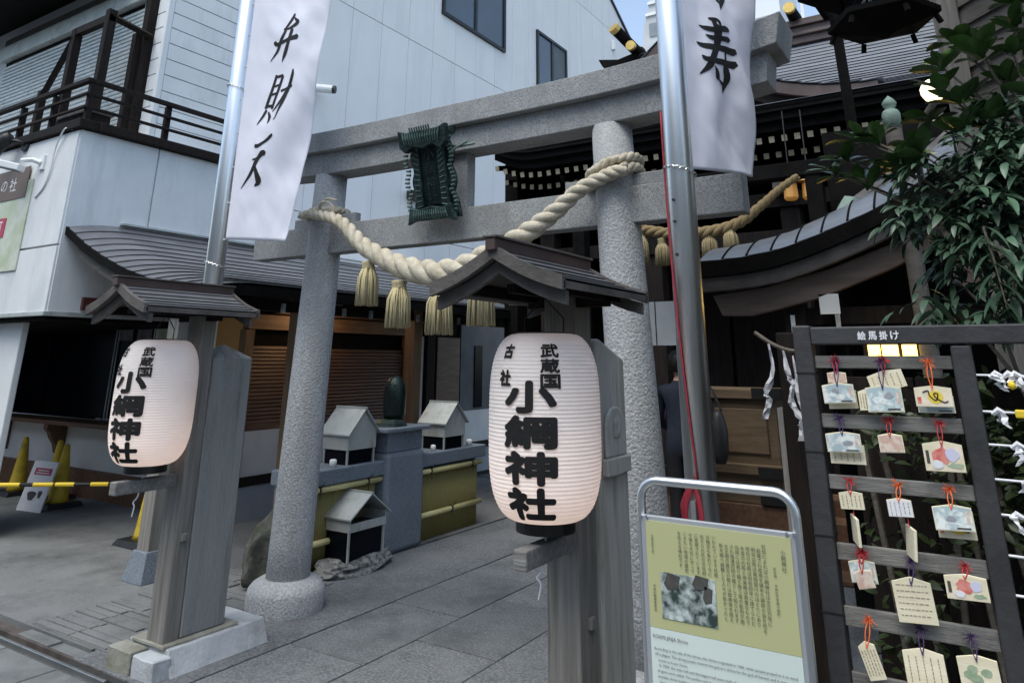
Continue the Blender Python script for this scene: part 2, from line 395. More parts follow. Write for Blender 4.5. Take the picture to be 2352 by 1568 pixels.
def courses(parent, P, n, ls, m, lift=.014, ns=3, name='roof_course'):
    """overlapping thin sheets, one object for each course; the lower edge stands proud of the next course"""
    for i in range(n):
        g = G(); s0, s1 = max(0, (i-.12)/n), (i+1)/n
        k1 = ns+1; nl = len(ls)
        top = [P(lerp(s0, s1, k/ns), l, lerp(.001, lift, k/ns)) for l in ls for k in range(k1)]
        low = [P(lerp(s0, s1, k/ns), l, lerp(.001, lift, k/ns)-.0028) for l in ls for k in range(k1)]
        g.v = top + low; o2 = len(top)
        for a in range(nl-1):
            for b in range(ns):
                k = a*k1+b; g.f.append((k, k+k1, k+k1+1, k+1)); g.m.append(0); g.f.append((o2+k, o2+k+1, o2+k+k1+1, o2+k+k1)); g.m.append(0)
            k = a*k1+ns; g.f.append((k, k+k1, o2+k+k1, o2+k)); g.m.append(0)
        for a in (0, nl-1):
            for b in range(ns):
                k = a*k1+b; g.f.append((k, k+1, o2+k+1, o2+k)); g.m.append(0)
        build(name, g, m, parent, fixn=True)

# ================================================================== GROUND
struct('ground', G().quad((-60, -30, -.06), (60, -30, -.06), (60, 90, -.06), (-60, 90, -.06)), 'asphalt')
# lot of poured concrete on the left
struct('parking_lot', G().box(-14, -4.62, 2.78, 9.2, -.05, 0), 'lot_concrete')
# shrine approach: concrete at the edges, granite slabs in the middle
pav = struct('approach_pavement', G().box(-4.6, 3, 2.62, 9.0, -.05, -.012), 'joint')
xs = [-3.755 + .585*k for k in range(0, 8)]
for i in range(len(xs)-1):
    y = 2.66; off = 3.93 if i % 2 == 1 else 4.39
    ys = [2.66] + [off + .91*k for k in range(-1, 6) if 2.75 < off + .91*k < 8.9] + [8.95]
    for y0, y1 in zip(ys, ys[1:]):
        dz = random.uniform(-.003, .001)
        build('paving_slab', G().box(xs[i]+.005, xs[i+1]-.005, y0+.005, y1-.005, -.03, dz), 'slab', pav, bevel=.004)
build('edge_concrete', G().box(-4.59, -3.765, 2.66, 8.95, -.03, -.001), 'approach_concrete', pav, bevel=.004)
# rough grooved stones between the lot and the lantern footing
rs = struct('grooved_paving', G().box(-5.35, -4.4, 2.80, 4.45, -.02, .006), 'lot_concrete')
y = 2.80
while y < 4.35:
    hh = random.uniform(.22, .3)
    x = -5.34
    while x < -4.45:
        ww = random.uniform(.3, .45); x1 = min(x+ww, -4.41)
        g = G(); k = y+.006
        while k < min(y+hh, 4.44)-.03:
            g.box(x+.006, x1-.006, k, min(k+random.uniform(.045, .06), y+hh-.004), .0, .010+random.uniform(0, .009)); k += .065
        if g.v: build('grooved_stone', g, 'lot_concrete', rs, bevel=.003)
        x = x1 + .001
    y += hh
# gutter with steel rail along the street edge, and street stones
gut = struct('street_gutter', G().box(-14, 4, 2.56, 2.79, -.058, -.035), 'rust_steel')
build('steel_rail', G().box(-14, -4.15, 2.585, 2.605, -.05, -.002), 'galvanised', gut, bevel=.003)
build('steel_rail', G().box(-14, -4.3, 2.655, 2.675, -.05, -.004), 'rust_steel', gut, bevel=.003)
x = -13.9
while x < -4.25:
    ww = random.uniform(.35, .55)
    if random.random() < .82: build('kerb_piece', G().box(x+.01, x+ww-.01, 2.685, 2.775, -.05, -.004+random.uniform(-.01, .004)), 'street_stone', gut, bevel=.008)
    x += ww
st = struct('street', G().box(-14, 4, -2.0, 2.56, -.055, -.02), 'asphalt')
for j in range(5):
    y1 = 2.55 - j*.40; x = -9 + .2*(j % 2)
    while x < -.5:
        ww = random.uniform(.5, .62)
        build('street_slab', G().box(x+.006, x+ww-.006, y1-.392, y1-.006, -.04, -.006+random.uniform(-.004, .002)), 'street_stone', st, bevel=.006); x += ww

# buildings across the street, behind the viewer
for k, (x0, x1, h, m) in enumerate(((-48, -12.2, 8.0, 'grey_plaster'), (-12, -1.2, 9.0, 'wall_far'), (-1, 9, 7.5, 'white_plaster'), (9.2, 24, 8.5, 'grey_plaster'))):
    t = thing('street_house', ['grey rendered house across the street facing the lot', 'beige house across the street facing the torii', 'white house across the street facing the rack', 'grey house across the street beyond the white one'][k], 'house', ((x0+x1)/2, -9.5, 0))
    build('wall', G().box(x0, x1, -15, -9.5, 0, h), m, t)
    for zr in range(int(h//3)):
        for q in range(int((x1-x0)//2.2)):
            xa = x0+.5+q*2.2; wo = build('window', G().box(xa, xa+1.3, -9.5, -9.47, .9+3*zr, 2.3+3*zr), 'glass_blue', t)
            build('frame', G().box(xa-.06, xa+1.36, -9.499, -9.44, .84+3*zr, .899+3*zr).box(xa-.06, xa+1.36, -9.499, -9.44, 2.301+3*zr, 2.36+3*zr).box(xa+.62, xa+.68, -9.469, -9.45, .9+3*zr, 2.3+3*zr), 'frame_black', wo)

# ================================================================== LEFT WHITE BUILDING (2F over the lot)
lb = thing('white_corner_building', 'white stucco corner building with timber balcony overhanging the parking lot', 'building', (-7.3, 3.45, 0))
build('upper_volume', G().box(-14, -7.325, 3.475, 5.85, 2.0, 3.76), 'seal', lb)
# stucco panels: side face and street face
ys = [3.45, 4.30, 5.12, 5.85]
for a, b in zip(ys, ys[1:]):
    build('wall_panel', G().box(-7.33, -7.30, a+.008 if a > 3.46 else 3.46, b-.008, 2.0, 3.77), 'stucco', lb, bevel=.004)
for a, b in ((-9.2, -7.31), (-11.2, -9.2), (-14, -11.2)):
    for c, d in ((2.0, 2.62), (2.63, 3.77)):
        build('wall_panel', G().box(a+.006, b-.002, 3.44, 3.474, c, d-.008), 'stucco', lb, bevel=.004)
build('soffit_trim', G().box(-14, -7.29, 3.425, 3.47, 1.965, 2.004), 'tin', lb, bevel=.004)
build('soffit_trim', G().box(-7.34, -7.285, 3.471, 5.3, 1.965, 2.004), 'tin', lb)
build('soffit', G().box(-14, -7.35, 3.48, 5.8, 1.93, 1.99), 'wood_black', lb)
build('side_beam', G().box(-7.299, -7.26, 3.75, 5.3, 2.03, 2.15), 'wood_red', lb, bevel=.004)
build('low_wall', G().box(-7.9, -7.31, 5.86, 9.4, 1.9, 2.86), 'stucco', lb)
build('balcony_ledge', G().box(-14, -7.24, 3.40, 3.60, 3.775, 3.87), 'wood_dark', lb, bevel=.008)
build('balcony_ledge', G().box(-7.44, -7.22, 3.601, 5.85, 3.775, 3.87), 'wood_dark', lb, bevel=.008)
build('balcony_floor', G().box(-14, -7.45, 3.61, 5.85, 3.77, 3.83), 'seal', lb)
build('pier', G().box(-9.3, -8.02, 3.6, 3.665, 0, 1.93), 'stucco', lb, bevel=.01)
# railing
for z, h in ((4.33, .045), (4.17, .028), (4.03, .028)):
    build('rail', G().box(-14, -7.31, 3.44, 3.47 if h < .04 else 3.50, z-h, z), 'wood_dark', lb, bevel=.004)
    build('rail', G().box(-7.34 if h < .04 else -7.36, -7.305, 3.505, 5.8, z-h, z+.001), 'wood_dark', lb, bevel=.004)
for x in (-7.34, -8.05, -8.75, -9.45, -10.2): build('rail_post', G().box(x-.028, x+.028, 3.475, 3.53, 3.86, 4.28), 'wood_dark', lb, bevel=.004)
for y in (4.37, 5.3): build('rail_post', G().box(-7.40, -7.345, y-.03, y+.03, 3.86, 4.29), 'wood_dark', lb, bevel=.004)
# upper storey with siding boards
build('upper_wall', G().box(-14, -8.02, 4.57, 6.2, 3.8, 7.6), 'seal', lb)
z = 3.86
while z < 7.4:
    build('siding_board', G().box(-8.022, -8.0, 4.62, 6.2, z+.006, z+.204), 'siding', lb, bevel=.005)
    build('siding_board', G().box(-8.24, -8.06, 4.548, 4.572, z+.006, z+.204), 'siding', lb, bevel=.005)
    z += .21
build('corner_trim', G().box(-8.055, -7.995, 4.54, 4.615, 3.84, 7.5), 'siding', lb, bevel=.006)
# balcony roller shutter made of slats, its frame and the lean-to frame in front
sh = build('roller_shutter', G().box(-12.2, -8.35, 4.50, 4.56, 3.9, 5.95), 'wood_black', lb)
sg = G(); sg.prism([(-.006, -.028), (-.022, -.02), (-.026, 0), (-.022, .018), (-.006, .024)], 'x', -1.92, 1.92)
sm = mesh_of(sg, Vector(), 'slat', 'tin')
for k in range(33): inst('slat', sm, sh, (-10.27, 4.50, 3.96+.059*k))
build('shutter_box', G().box(-12.25, -8.32, 4.40, 4.56, 5.95, 6.18), 'tin', lb, bevel=.01)
build('shutter_frame', G().box(-8.36, -8.25, 4.44, 4.58, 3.86, 6.3), 'wood_dark', lb, bevel=.006)
build('shutter_frame', G().box(-8.42, -8.37, 4.47, 4.5, 3.86, 5.95), 'tin', lb)
build('frame_post', G().box(-8.30, -8.21, 3.95, 4.05, 3.86, 5.58), 'wood_dark', lb, bevel=.006)
build('frame_post', G().box(-9.05, -8.96, 3.95, 4.05, 3.86, 5.50), 'wood_dark', lb, bevel=.006)
build('frame_post', G().box(-8.40, -8.31, 4.36, 4.44, 3.86, 5.45), 'wood_dark', lb, bevel=.006)
build('frame_beam', G().box(-9.05, -8.21, 3.96, 4.04, 5.42, 5.52), 'wood_dark', lb, bevel=.006)
build('frame_beam', G().tube([(-8.25, 4.0, 5.5), (-8.22, 4.5, 5.42)], .045, 4), 'wood_dark', lb)
build('frame_brace', G().tube([(-9.0, 3.98, 5.4), (-9.55, 3.98, 4.72)], .04, 4), 'wood_dark', lb)
build('frame_post', G().box(-9.62, -9.53, 3.95, 4.03, 3.86, 4.80), 'wood_dark', lb, bevel=.006)
build('eave', G().prism([(3.75, 6.32), (4.62, 6.62), (4.62, 6.78), (3.72, 6.42)], 'x', -14, -8.6), 'wood_black', lb)
build('eave_gutter', G().tube([(-14, 3.70, 6.36), (-8.55, 3.70, 6.36)], .05, 8), 'dark_metal', lb, smooth=True)
build('eave_fascia', G().box(-12.3, -8.36, 4.46, 4.60, 6.20, 6.34), 'clapboard', lb)
# air-conditioning box under the frame
ac = thing('outdoor_unit', 'dark boxed air conditioner unit on the timber balcony', 'air conditioner', (-8.0, 3.85, 3.83))
build('casing', G().box(-8.35, -7.7, 3.68, 3.93, 3.83, 4.10), 'wood_dark', ac, bevel=.01)
build('top_lid', G().box(-8.38, -7.67, 3.66, 3.95, 4.10, 4.14), 'wood_roofboard', ac, bevel=.006)
# cable, spotlight, lamp, poster on the street face
tag(build('wall_cable', G().tube(smoothpath([(-7.42, 3.43, 3.78), (-7.52, 3.40, 3.79), (-7.66, 3.415, 3.62), (-7.70, 3.425, 3.40), (-7.78, 3.43, 3.24), (-7.92, 3.432, 3.14)], 6), .009, 6), 'white_plastic', loc=(-7.6, 3.43, 3.2), smooth=True),
    'thin white cable looping down the stucco corner below the balcony', 'cable')
sp = thing('floodlight', 'black floodlight on an arm below the balcony ledge', 'floodlight', (-8.35, 3.44, 3.78))
build('wall_plate', G().tube([(-8.36, 3.44, 3.76), (-8.36, 3.415, 3.76)], .07, 20), 'black_plastic', sp)
build('arm', G().tube([(-8.36, 3.42, 3.77), (-8.42, 3.36, 3.80), (-8.5, 3.30, 3.80)], .022, 8), 'black_plastic', sp, smooth=True)
d = Vector((-.55, -.35, -.55)).normalized(); p = Vector((-8.48, 3.32, 3.86))
build('lamp_head', G().tube([p, p+d*.04, p+d*.16, p+d*.24, p+d*.245], [.045, .065, .085, .11, .10], 16), 'black_plastic', sp, smooth=False)
sp2 = thing('security_lamp', 'pale grey box lamp on a short bracket on the stucco wall', 'lamp', (-7.98, 3.44, 3.5))
build('bracket', G().box(-7.95, -7.86, 3.415, 3.44, 3.43, 3.58).tube([(-7.91, 3.42, 3.5), (-7.97, 3.36, 3.53), (-8.06, 3.30, 3.52)], .025, 8), 'white_plastic', sp2)
M4 = Matrix.Translation((-8.14, 3.24, 3.46)) @ Matrix.Rotation(radians(35), 4, 'Z') @ Matrix.Rotation(radians(12), 4, 'Y')
build('lamp_head', G().box(-.15, .12, -.06, .06, -.035, .035, M=M4), 'white_plastic', sp2, bevel=.01)
build('lens', G().box(-.14, .10, -.05, .05, -.039, -.036, M=M4), 'screen_shade', sp2)
po = thing('wall_poster', 'green and white poster panel with brown heading strip on the white wall', 'poster', (-8.9, 3.43, 2.4))
build('sheet', G().box(-9.9, -8.02, 3.425, 3.437, 2.42, 3.35), 'poster', po)
build('heading_strip', G().box(-9.9, -8.12, 3.418, 3.4245, 3.17, 3.50), 'poster_brown', po)
build('red_block', G().box(-9.3, -8.42, 3.418, 3.4245, 2.78, 2.98), 'pinkred', po)
def flat(v, f, X, Z, Y):                            # 2D glyphs onto a street-facing plane
    return [(X+x, Y, Z+y) for x, y in v], f
for ch, X, Z, s in (('の', -8.62, 3.335, .13), ('社', -8.42, 3.33, .15), ('町', -8.82, 3.335, .14)):
    v, f = text2d(ch, 1, .01, width=s); build('lettering', G().add(*flat(v, f, X, Z, 3.4165)), 'paper_white', po)
for ch, X, Z, s in (('小', -8.95, 2.88, .15), ('網', -8.75, 2.88, .15), ('町', -8.55, 2.88, .15)):
    v, f = text2d(ch, 1, .01, width=s); build('lettering', G().add(*flat(v, f, X, Z, 3.4165)), 'paper_white', po)

# ================================================================== TALL WHITE BUILDING BEHIND
tb = thing('tall_white_building', 'tall white panelled building with slanted roofline behind the torii', 'building', (-8, 12, 0))
slope = lambda Y: 11.95 - (Y-18.05)*.585
yend = 23.0
build('core', G().prism([(6.25, 0), (yend, 0), (yend, slope(yend)-.02), (12.0, slope(12.0)-.02), (6.25, slope(12.0)-.02)], 'x', -16, -8.03), 'seal', tb)
rows = [(0, 3.60), (3.60, 7.14), (7.14, 10.92), (10.92, 15.5)]
holes = {(10.05, 12.16): (8.10, 9.75), (13.69, 15.05): (7.3, 9.10)}
y = 6.26; k = 0
while y < yend-.1:
    y1 = y+.70
    for z0, z1 in rows:
        t0, t1 = min(z1-.008, slope(y)), min(z1-.008, slope(y1))
        if min(t0, t1) <= z0+.05: continue
        build('wall_panel', G().prism([(y+.004, z0+.006), (y1-.004, z0+.006), (y1-.004, t1), (y+.004, t0)], 'x', -8.04, -8.0), 'wall_panel', tb)
    y = y1
build('roof_edge', G().prism([(12, slope(12)), (yend, slope(yend)), (yend, slope(yend)+.09), (12, slope(12)+.09)], 'x', -8.3, -7.95), 'frame_black', tb)
for (a, b), (c, d) in holes.items():
    wn = build('window', G().box(-8.0, -7.985, a, b, c, d), 'glass_blue', tb)
    fr = G(); e = .07
    fr.box(-7.999, -7.95, a-e, b+e, c-e, c).box(-7.999, -7.95, a-e, b+e, d, d+e).box(-7.999, -7.951, a-e, a, c, d).box(-7.999, -7.951, b, b+e, c, d).box(-7.984, -7.96, (a+b)/2-.04, (a+b)/2+.04, c, d)
    build('frame', fr, 'frame_black', wn)
    if a > 13: build('pane', G().box(-7.984, -7.978, (a+b)/2+.05, b-.01, c+.01, d-.01), 'screen_shade', wn)
cc = thing('security_camera', 'white bullet security camera on the tall white wall beside the banner', 'camera', (-8, 6.9, 5.4))
build('mount', G().box(-7.999, -7.97, 6.86, 7.02, 5.30, 5.50), 'white_plastic', cc, bevel=.006)
p = Vector((-7.97, 6.94, 5.42)); d = Vector((.75, .42, -.10)).normalized()
build('arm', G().tube([p, p+Vector((.08, 0, .02))], .03, 8), 'white_plastic', cc)
build('body', G().tube([p+Vector((.06, 0, .05)), p+Vector((.06, 0, .05))+d*.26], .065, 14), 'white_plastic', cc)
build('lens_face', G().tube([p+Vector((.06, 0, .05))+d*.262, p+Vector((.06, 0, .05))+d*.30], .06, 14), 'black_plastic', cc)

build('wall_bracket', G().box(-7.99, -7.72, 9.2, 9.5, 4.20, 4.34), 'dark_metal', tb)
build('wall_bracket', G().box(-7.99, -7.9, 18.0, 18.12, 10.3, 10.6), 'white_plastic', tb)
# distant towers
def tower(label, x0, x1, y0, z_top, mt, n, wins=True, steps=()):
    t = thing('distant_tower', label, 'tower', ((x0+x1)/2, y0, 0))
    build('shaft', G().box(x0, x1, y0, y0+9, 0, z_top), mt, t)
    for a, b, z in steps: build('upper_stage', G().box(a, b, y0+1, y0+8, z_top if z < 900 else 0, z), mt, t)
    if wins:
        zz0 = z_top-9
        while zz0 < z_top-1:
            for q in range(n):
                xa = x0+.5+q*(x1-x0-1)/n
                wo = build('window', G().box(xa, xa+(x1-x0-1)/n-.4, y0-.06, y0-.01, zz0, zz0+1.3), 'tower_window', t)
                build('mullion', G().box(xa+.45, xa+.55, y0-.09, y0-.061, zz0, zz0+1.3), 'tower_white', wo)
            zz0 += 2.2
    return t
t = tower('grey stepped office tower rising behind the white building', -25.2, -18, 60, 30.3, 'tower_grey', 5)
build('upper_stage', G().prism([(-23.8, 30.3), (-18, 30.3), (-18, 42), (-22.0, 42), (-22.6, 36), (-23.6, 32.6)], 'y', 61, 68), 'tower_grey', t)
build('window', G().box(-23.0, -22.0, 60.9, 60.98, 31.4, 32.8), 'tower_window', t)
for k in range(3): build('ledge', G().box(-23.3+.3*k, -18, 60.8, 61.0, 33.6+1.2*k, 33.9+1.2*k), 'tower_white', t)
t = tower('plain white tower block behind the shrine roof', -16.5, -10.7, 60, 48, 'tower_white', 3, wins=False)
for k in range(8): build('panel_joint', G().box(-16.4, -10.8, 59.95, 59.99, 26+2.1*k, 26.12+2.1*k), 'tower_grey', t)
tag(build('antenna_mast', G().tube([(-8.9, 60, 0), (-8.9, 60, 27), (-8.9, 60, 40)], [.3, .2, .08], 8), 'tower_white', loc=(-8.9, 60, 0)), 'thin white antenna mast above the shrine ridge', 'mast')

# ================================================================== SHRINE OFFICE WITH CANOPY
of = thing('shrine_office', 'low shrine office with shuttered hatches and long dark tiled canopy', 'building', (-6.75, 5.3, 0))
build('side_plinth', G().box(-6.95, -6.74, 5.3, 10.5, 0, .33), 'grey_plaster', of)
build('sill_band', G().box(-6.95, -6.72, 5.29, 10.5, .33, .42), 'wood_dark', of)
build('side_wall', G().box(-6.95, -6.75, 5.3, 10.5, .42, .86), 'white_plaster', of)
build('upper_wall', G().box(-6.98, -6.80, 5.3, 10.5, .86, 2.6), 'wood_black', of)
sl_g = G(); sl_g.prism([(0, -.017), (.014, -.012), (.018, 0), (.012, .012), (0, .016)], 'y', -.5, .5)
slm = {}
def shutter(y0, y1, z0, z1):
    s = build('hatch_shutter', G().box(-6.795, -6.775, y0, y1, z0, z1), 'wood_black', of)
    me = bpy.data.meshes.new('slat'); g = G()
    L_ = (y1-y0)/2-.01
    g.prism([(0, -.021), (.014, -.0205), (.020, -.012), (.012, .010), (.002, .0185)], 'y', -L_, L_)
    me = mesh_of(g, Vector(), 'slat', 'slat')
    z = z0+.09
    while z < z1-.02: inst('slat', me, s, (-6.774, (y0+y1)/2, z)); z += .040
    build('bottom_rail', G().box(-6.774, -6.752, y0+.01, y1-.01, z0, z0+.07), 'wood_brown', s, bevel=.004)
    return s
shutter(5.36, 6.12, .86, 1.76); shutter(6.30, 7.86, .80, 1.74)
build('head_beam', G().box(-6.80, -6.70, 5.25, 8.2, 1.90, 2.06), 'wood_honey_glow_h', of, bevel=.005)
build('head_beam', G().box(-6.78, -6.64, 5.6, 8.2, 2.075, 2.17), 'wood_honey_glow_h', of, bevel=.005)
build('wall_post', G().box(-6.80, -6.70, 5.22, 5.34, .42, 1.895), 'wood_honey', of, bevel=.005)
build('wall_post', G().box(-6.80, -6.70, 6.14, 6.28, .42, 1.895), 'wood_dark', of, bevel=.005)
build('wall_post', G().box(-6.80, -6.70, 7.88, 8.06, .42, 1.895), 'wood_honey', of, bevel=.005)
build('wall_post', G().box(-6.80, -6.70, 8.32, 8.5, .05, 2.2), 'wood_dark', of, bevel=.005)
build('door', G().box(-6.79, -6.74, 8.60, 9.15, .3, 1.9), 'wood_brown', of, bevel=.005)
build('plaster_wall', G().box(-6.79, -6.76, 9.2, 10.4, .42, 2.2), 'plaster_shaded', of)
build('window', G().box(-6.755, -6.74, 9.55, 9.75, .9, 1.8), 'glass_dark', of)
build('plaster_strip', G().box(-6.79, -6.735, 8.12, 8.28, .42, 1.9), 'white_plaster', of)
# street-facing counter
build('end_wall', G().box(-13.3, -13.0, 3.5, 5.5, 0, 1.93), 'wood_black', of)
build('counter_wall', G().box(-13, -6.96, 5.31, 5.5, .30, .80), 'white_plaster', of)
build('counter_plinth', G().box(-13, -6.94, 5.26, 5.52, 0, .30), 'wood_brown', of)
build('counter_ledge', G().box(-13, -7.2, 5.02, 5.36, .80, .85), 'wood_brown', of, bevel=.006)
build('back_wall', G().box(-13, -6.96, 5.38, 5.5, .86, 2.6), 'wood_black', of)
for a, b in ((-12.8, -10.95), (-10.9, -9.36), (-9.3, -8.42), (-8.36, -7.45)):
    build('window', G().box(a, b, 5.345, 5.37, .86, 1.98), 'glass_dark', of)
for x in (-9.36, -9.30, -8.42, -8.36): build('mullion', G().tube([(x, 5.33, .86), (x, 5.33, 1.98)], .011, 6), 'galvanised', of)
for x in (-9.42, -9.24, -8.5, -8.3): build('latch', G().box(x-.05, x+.05, 5.29, 5.335, .865, .885), 'galvanised', of)
build('side_panel', G().box(-7.36, -6.80, 5.28, 5.30, 1.50, 2.05), 'orange_glow_panel', of)
build('front_post', G().box(-7.42, -7.37, 5.25, 5.37, .86, 2.1), 'wood_red', of)
def corbel(x):
    pts = [(5.30, .80), (5.06, .80), (5.05, .74), (5.10, .70), (5.13, .63), (5.19, .55), (5.22, .45), (5.30, .40)]
    build('bracket', G().prism(pts, 'x', x-.05, x+.05), 'wood_brown', of, bevel=.004)
for x in (-11.6, -10.15, -8.55): corbel(x)
# posters over the windows
for k, (x, c) in enumerate(((-9.15, 'paper_old'), (-8.75, 'paper_old'), (-8.4, 'poster'), (-8.02, 'paper_old'), (-7.72, 'card'))):
    tag(build('notice_sheet', G().box(x-.15, x+.15, 5.325, 5.335, 1.80, 2.08), c, loc=(x, 5.33, 1.8)),
        ['grey printed sheet beside the darkest corner above the hatch', 'grey printed sheet next to the green one above the hatch', 'green and white picture sheet above the dark hatch', 'grey printed sheet right of the green one above the hatch', 'pale card beside the red post above the hatch'][k], 'notice')
tag(build('price_strip', G().box(-8.52, -8.28, 5.325, 5.34, 1.05, 1.62), 'paper_old', loc=(-8.4, 5.33, 1.05)), 'dim vertical notice strip hanging on the dark hatch glass', 'notice')
# canopy
prof = [(-7.3, 2.87), (-6.95, 2.69), (-6.6, 2.545), (-6.2, 2.405), (-5.8, 2.30), (-5.45, 2.235), (-5.12, 2.19)]
def canopy(s, l, lift):
    X = lerp(-7.3, -5.12, s); z = pl(prof, X)
    d = max(0, (3.5+.55-l)/.55); z -= .075*d*d
    return (X, l, z+lift)
ls = [3.5, 3.56, 3.63, 3.72, 3.83, 3.95, 4.1, 5.0, 6.0, 7.0, 8.2, 9.4]
courses(of, canopy, 14, ls, 'copper_roof', lift=.012)
deck = G()
for k, (a, b) in enumerate(((0, 0),)):
    deck.grid(lambda u, v: canopy(v, ls[int(round(u*(len(ls)-1)))], -.022), len(ls)-1, 14)
build('roof_deck', deck, 'wood_black', of, solid=.03)
build('ridge_flashing', G().box(-7.3, -7.24, 4.0, 9.4, 2.885, 2.905), 'tin', of)
build('eave_fascia', G().box(-5.15, -5.105, 3.56, 9.4, 2.095, 2.172), 'wood_black', of)
g = G()
bp = [(x, pl(prof, x)-.075) for x in [-7.3+2.18*k/12 for k in range(13)]]
build('verge_trim', G().prism([(x, z+.005) for x, z in bp] + [(x, z-.07) for x, z in reversed(bp)], 'y', 3.485, 3.52), 'wood_black', of)
bp2 = bp[1:8]
build('bargeboard', G().prism([(x, z-.072) for x, z in bp2] + [(x, z-.17) for x, z in reversed(bp2)], 'y', 3.535, 3.575), 'clapboard', of)
y = 3.9
for k in range(12): build('rafter', G().prism([(-7.28, 2.66), (-5.2, 2.12), (-5.2, 2.075), (-7.28, 2.60)], 'y', y, y+.05), 'wood_dark', of); y += .45
for k in range(9): build('hook', G().box(-5.33, -5.30, 4.5+.38*k, 4.53+.38*k, 1.99, 2.07), 'galvanised', of)
for k, (x, y) in enumerate(((-5.65, 3.75), (-5.65, 5.02), (-5.65, 6.75))):
    build('canopy_post', G().box(x-.072, x+.072, y-.072, y+.072, .20, 2.15), 'wood_honey' if k else 'wood_grey', of, bevel=.006)
    ft = G(); ft.add([(x-.13, y-.13, 0), (x+.13, y-.13, 0), (x+.13, y+.13, 0), (x-.13, y+.13, 0), (x-.09, y-.09, .205), (x+.09, y-.09, .205), (x+.09, y+.09, .205), (x-.09, y+.09, .205)],
                     [(3, 2, 1, 0), (4, 5, 6, 7), (0, 1, 5, 4), (1, 2, 6, 5), (2, 3, 7, 6), (3, 0, 4, 7)])
    build('footing_stone', ft, 'granite_blue', of, bevel=.006)
build('canopy_beam', G().box(-5.71, -5.59, 3.6, 9.0, 2.02, 2.12), 'wood_dark', of, bevel=.005)

el = thing('eave_lamp', 'small warm lamp fixture under the office canopy', 'lamp', (-6.35, 6.1, 2.14))
build('housing', G().box(-6.42, -6.28, 6.0, 6.2, 2.16, 2.19), 'white_plastic', el)
build('diffuser', G().box(-6.41, -6.29, 6.01, 6.19, 2.135, 2.159), 'lamp_glass', el)
lt = bpy.data.lights.new('eave_light', 'POINT'); lt.energy = 2.2; lt.color = (1, .62, .32); lt.shadow_soft_size = .08
lo = bpy.data.objects.new('eave_light', lt); COL.objects.link(lo); lo.parent = el; lo.location = (0, 0, -.08)

# ================================================================== STONE ALTAR WALL, BAMBOO FENCES, SHELTER BOXES
aw = thing('granite_low_wall', 'blue grey granite low wall with coping and broad square pillar', 'wall', (-4.8, 5.5, 0))
build('coping', G().box(-5.02, -4.64, 4.30, 5.26, .63, .745), 'granite_blue', aw, bevel=.01)
build('coping', G().box(-5.02, -4.64, 5.70, 6.80, .63, .745), 'granite_blue', aw, bevel=.01)
build('inner_wall', G().box(-4.98, -4.74, 4.32, 5.25, 0, .63), 'granite_blue', aw)
build('inner_wall', G().box(-4.98, -4.74, 5.72, 6.75, 0, .63), 'granite_blue', aw)
build('pillar', G().box(-4.96, -4.60, 5.22, 5.735, 0, .80), 'granite_blue', aw, bevel=.035)
build('pillar_block', G().box(-4.98, -4.63, 5.24, 5.72, .80, .97), 'granite_blue', aw, bevel=.01)
build('pillar_cap', G().box(-5.02, -4.58, 5.17, 5.79, .97, 1.005), 'granite_blue', aw, bevel=.008)
ws = thing('bronze_water_spout', 'dark green bronze rounded spout figure on top of the granite pillar', 'statue', (-4.8, 5.45, 1.005))
build('base_rock', G().lathe([(.16, 0), (.15, .03), (.10, .06)], (-4.8, 5.45, 1.005), 12), 'bronze', ws)
build('body', G().lathe([(.09, 0), (.105, .05), (.105, .22), (.095, .30), (.06, .36), (.02, .385)], (-4.8, 5.5, 1.06), 16), 'bronze_dark', ws, smooth=True)
def bamboo(y0, y1, zs, label):
    t = thing('bamboo_fence', label, 'fence', (-4.69, (y0+y1)/2, 0), 'bamboo screens on the granite wall')
    n = int((y1-y0)/.022)
    me = mesh_of(G().tube([(0, 0, .004), (0, 0, .60)], .0112, 6), Vector(), 'stave', 'bamboo_panel', True)
    for k in range(n): inst('stave', me, t, (-4.70, y0+.011+.022*k, 0))
    for z in zs:
        build('rail', G().tube([(-4.665, y0-.02, z), (-4.665, y1+.02, z)], .024, 10), 'bamboo_pole', t, smooth=True)
        for y in ((y0+.13, y1-.15) if z > .5 else ((y0+y1)/2,)):
            build('tie', G().tube([(-4.665, y-.008, z), (-4.665, y+.008, z)], .030, 8).tube([(-4.64, y, z+.02), (-4.625, y+.03, z+.06)], .004, 4).tube([(-4.64, y, z+.02), (-4.625, y-.02, z-.07)], .004, 4), 'ink', t)
    return t
bamboo(4.36, 5.19, (.60, .22), 'yellow bamboo screen with tied poles behind the small roofed box')
bamboo(5.77, 6.72, (.585, .215), 'yellow bamboo screen with tied poles beyond the granite pillar')
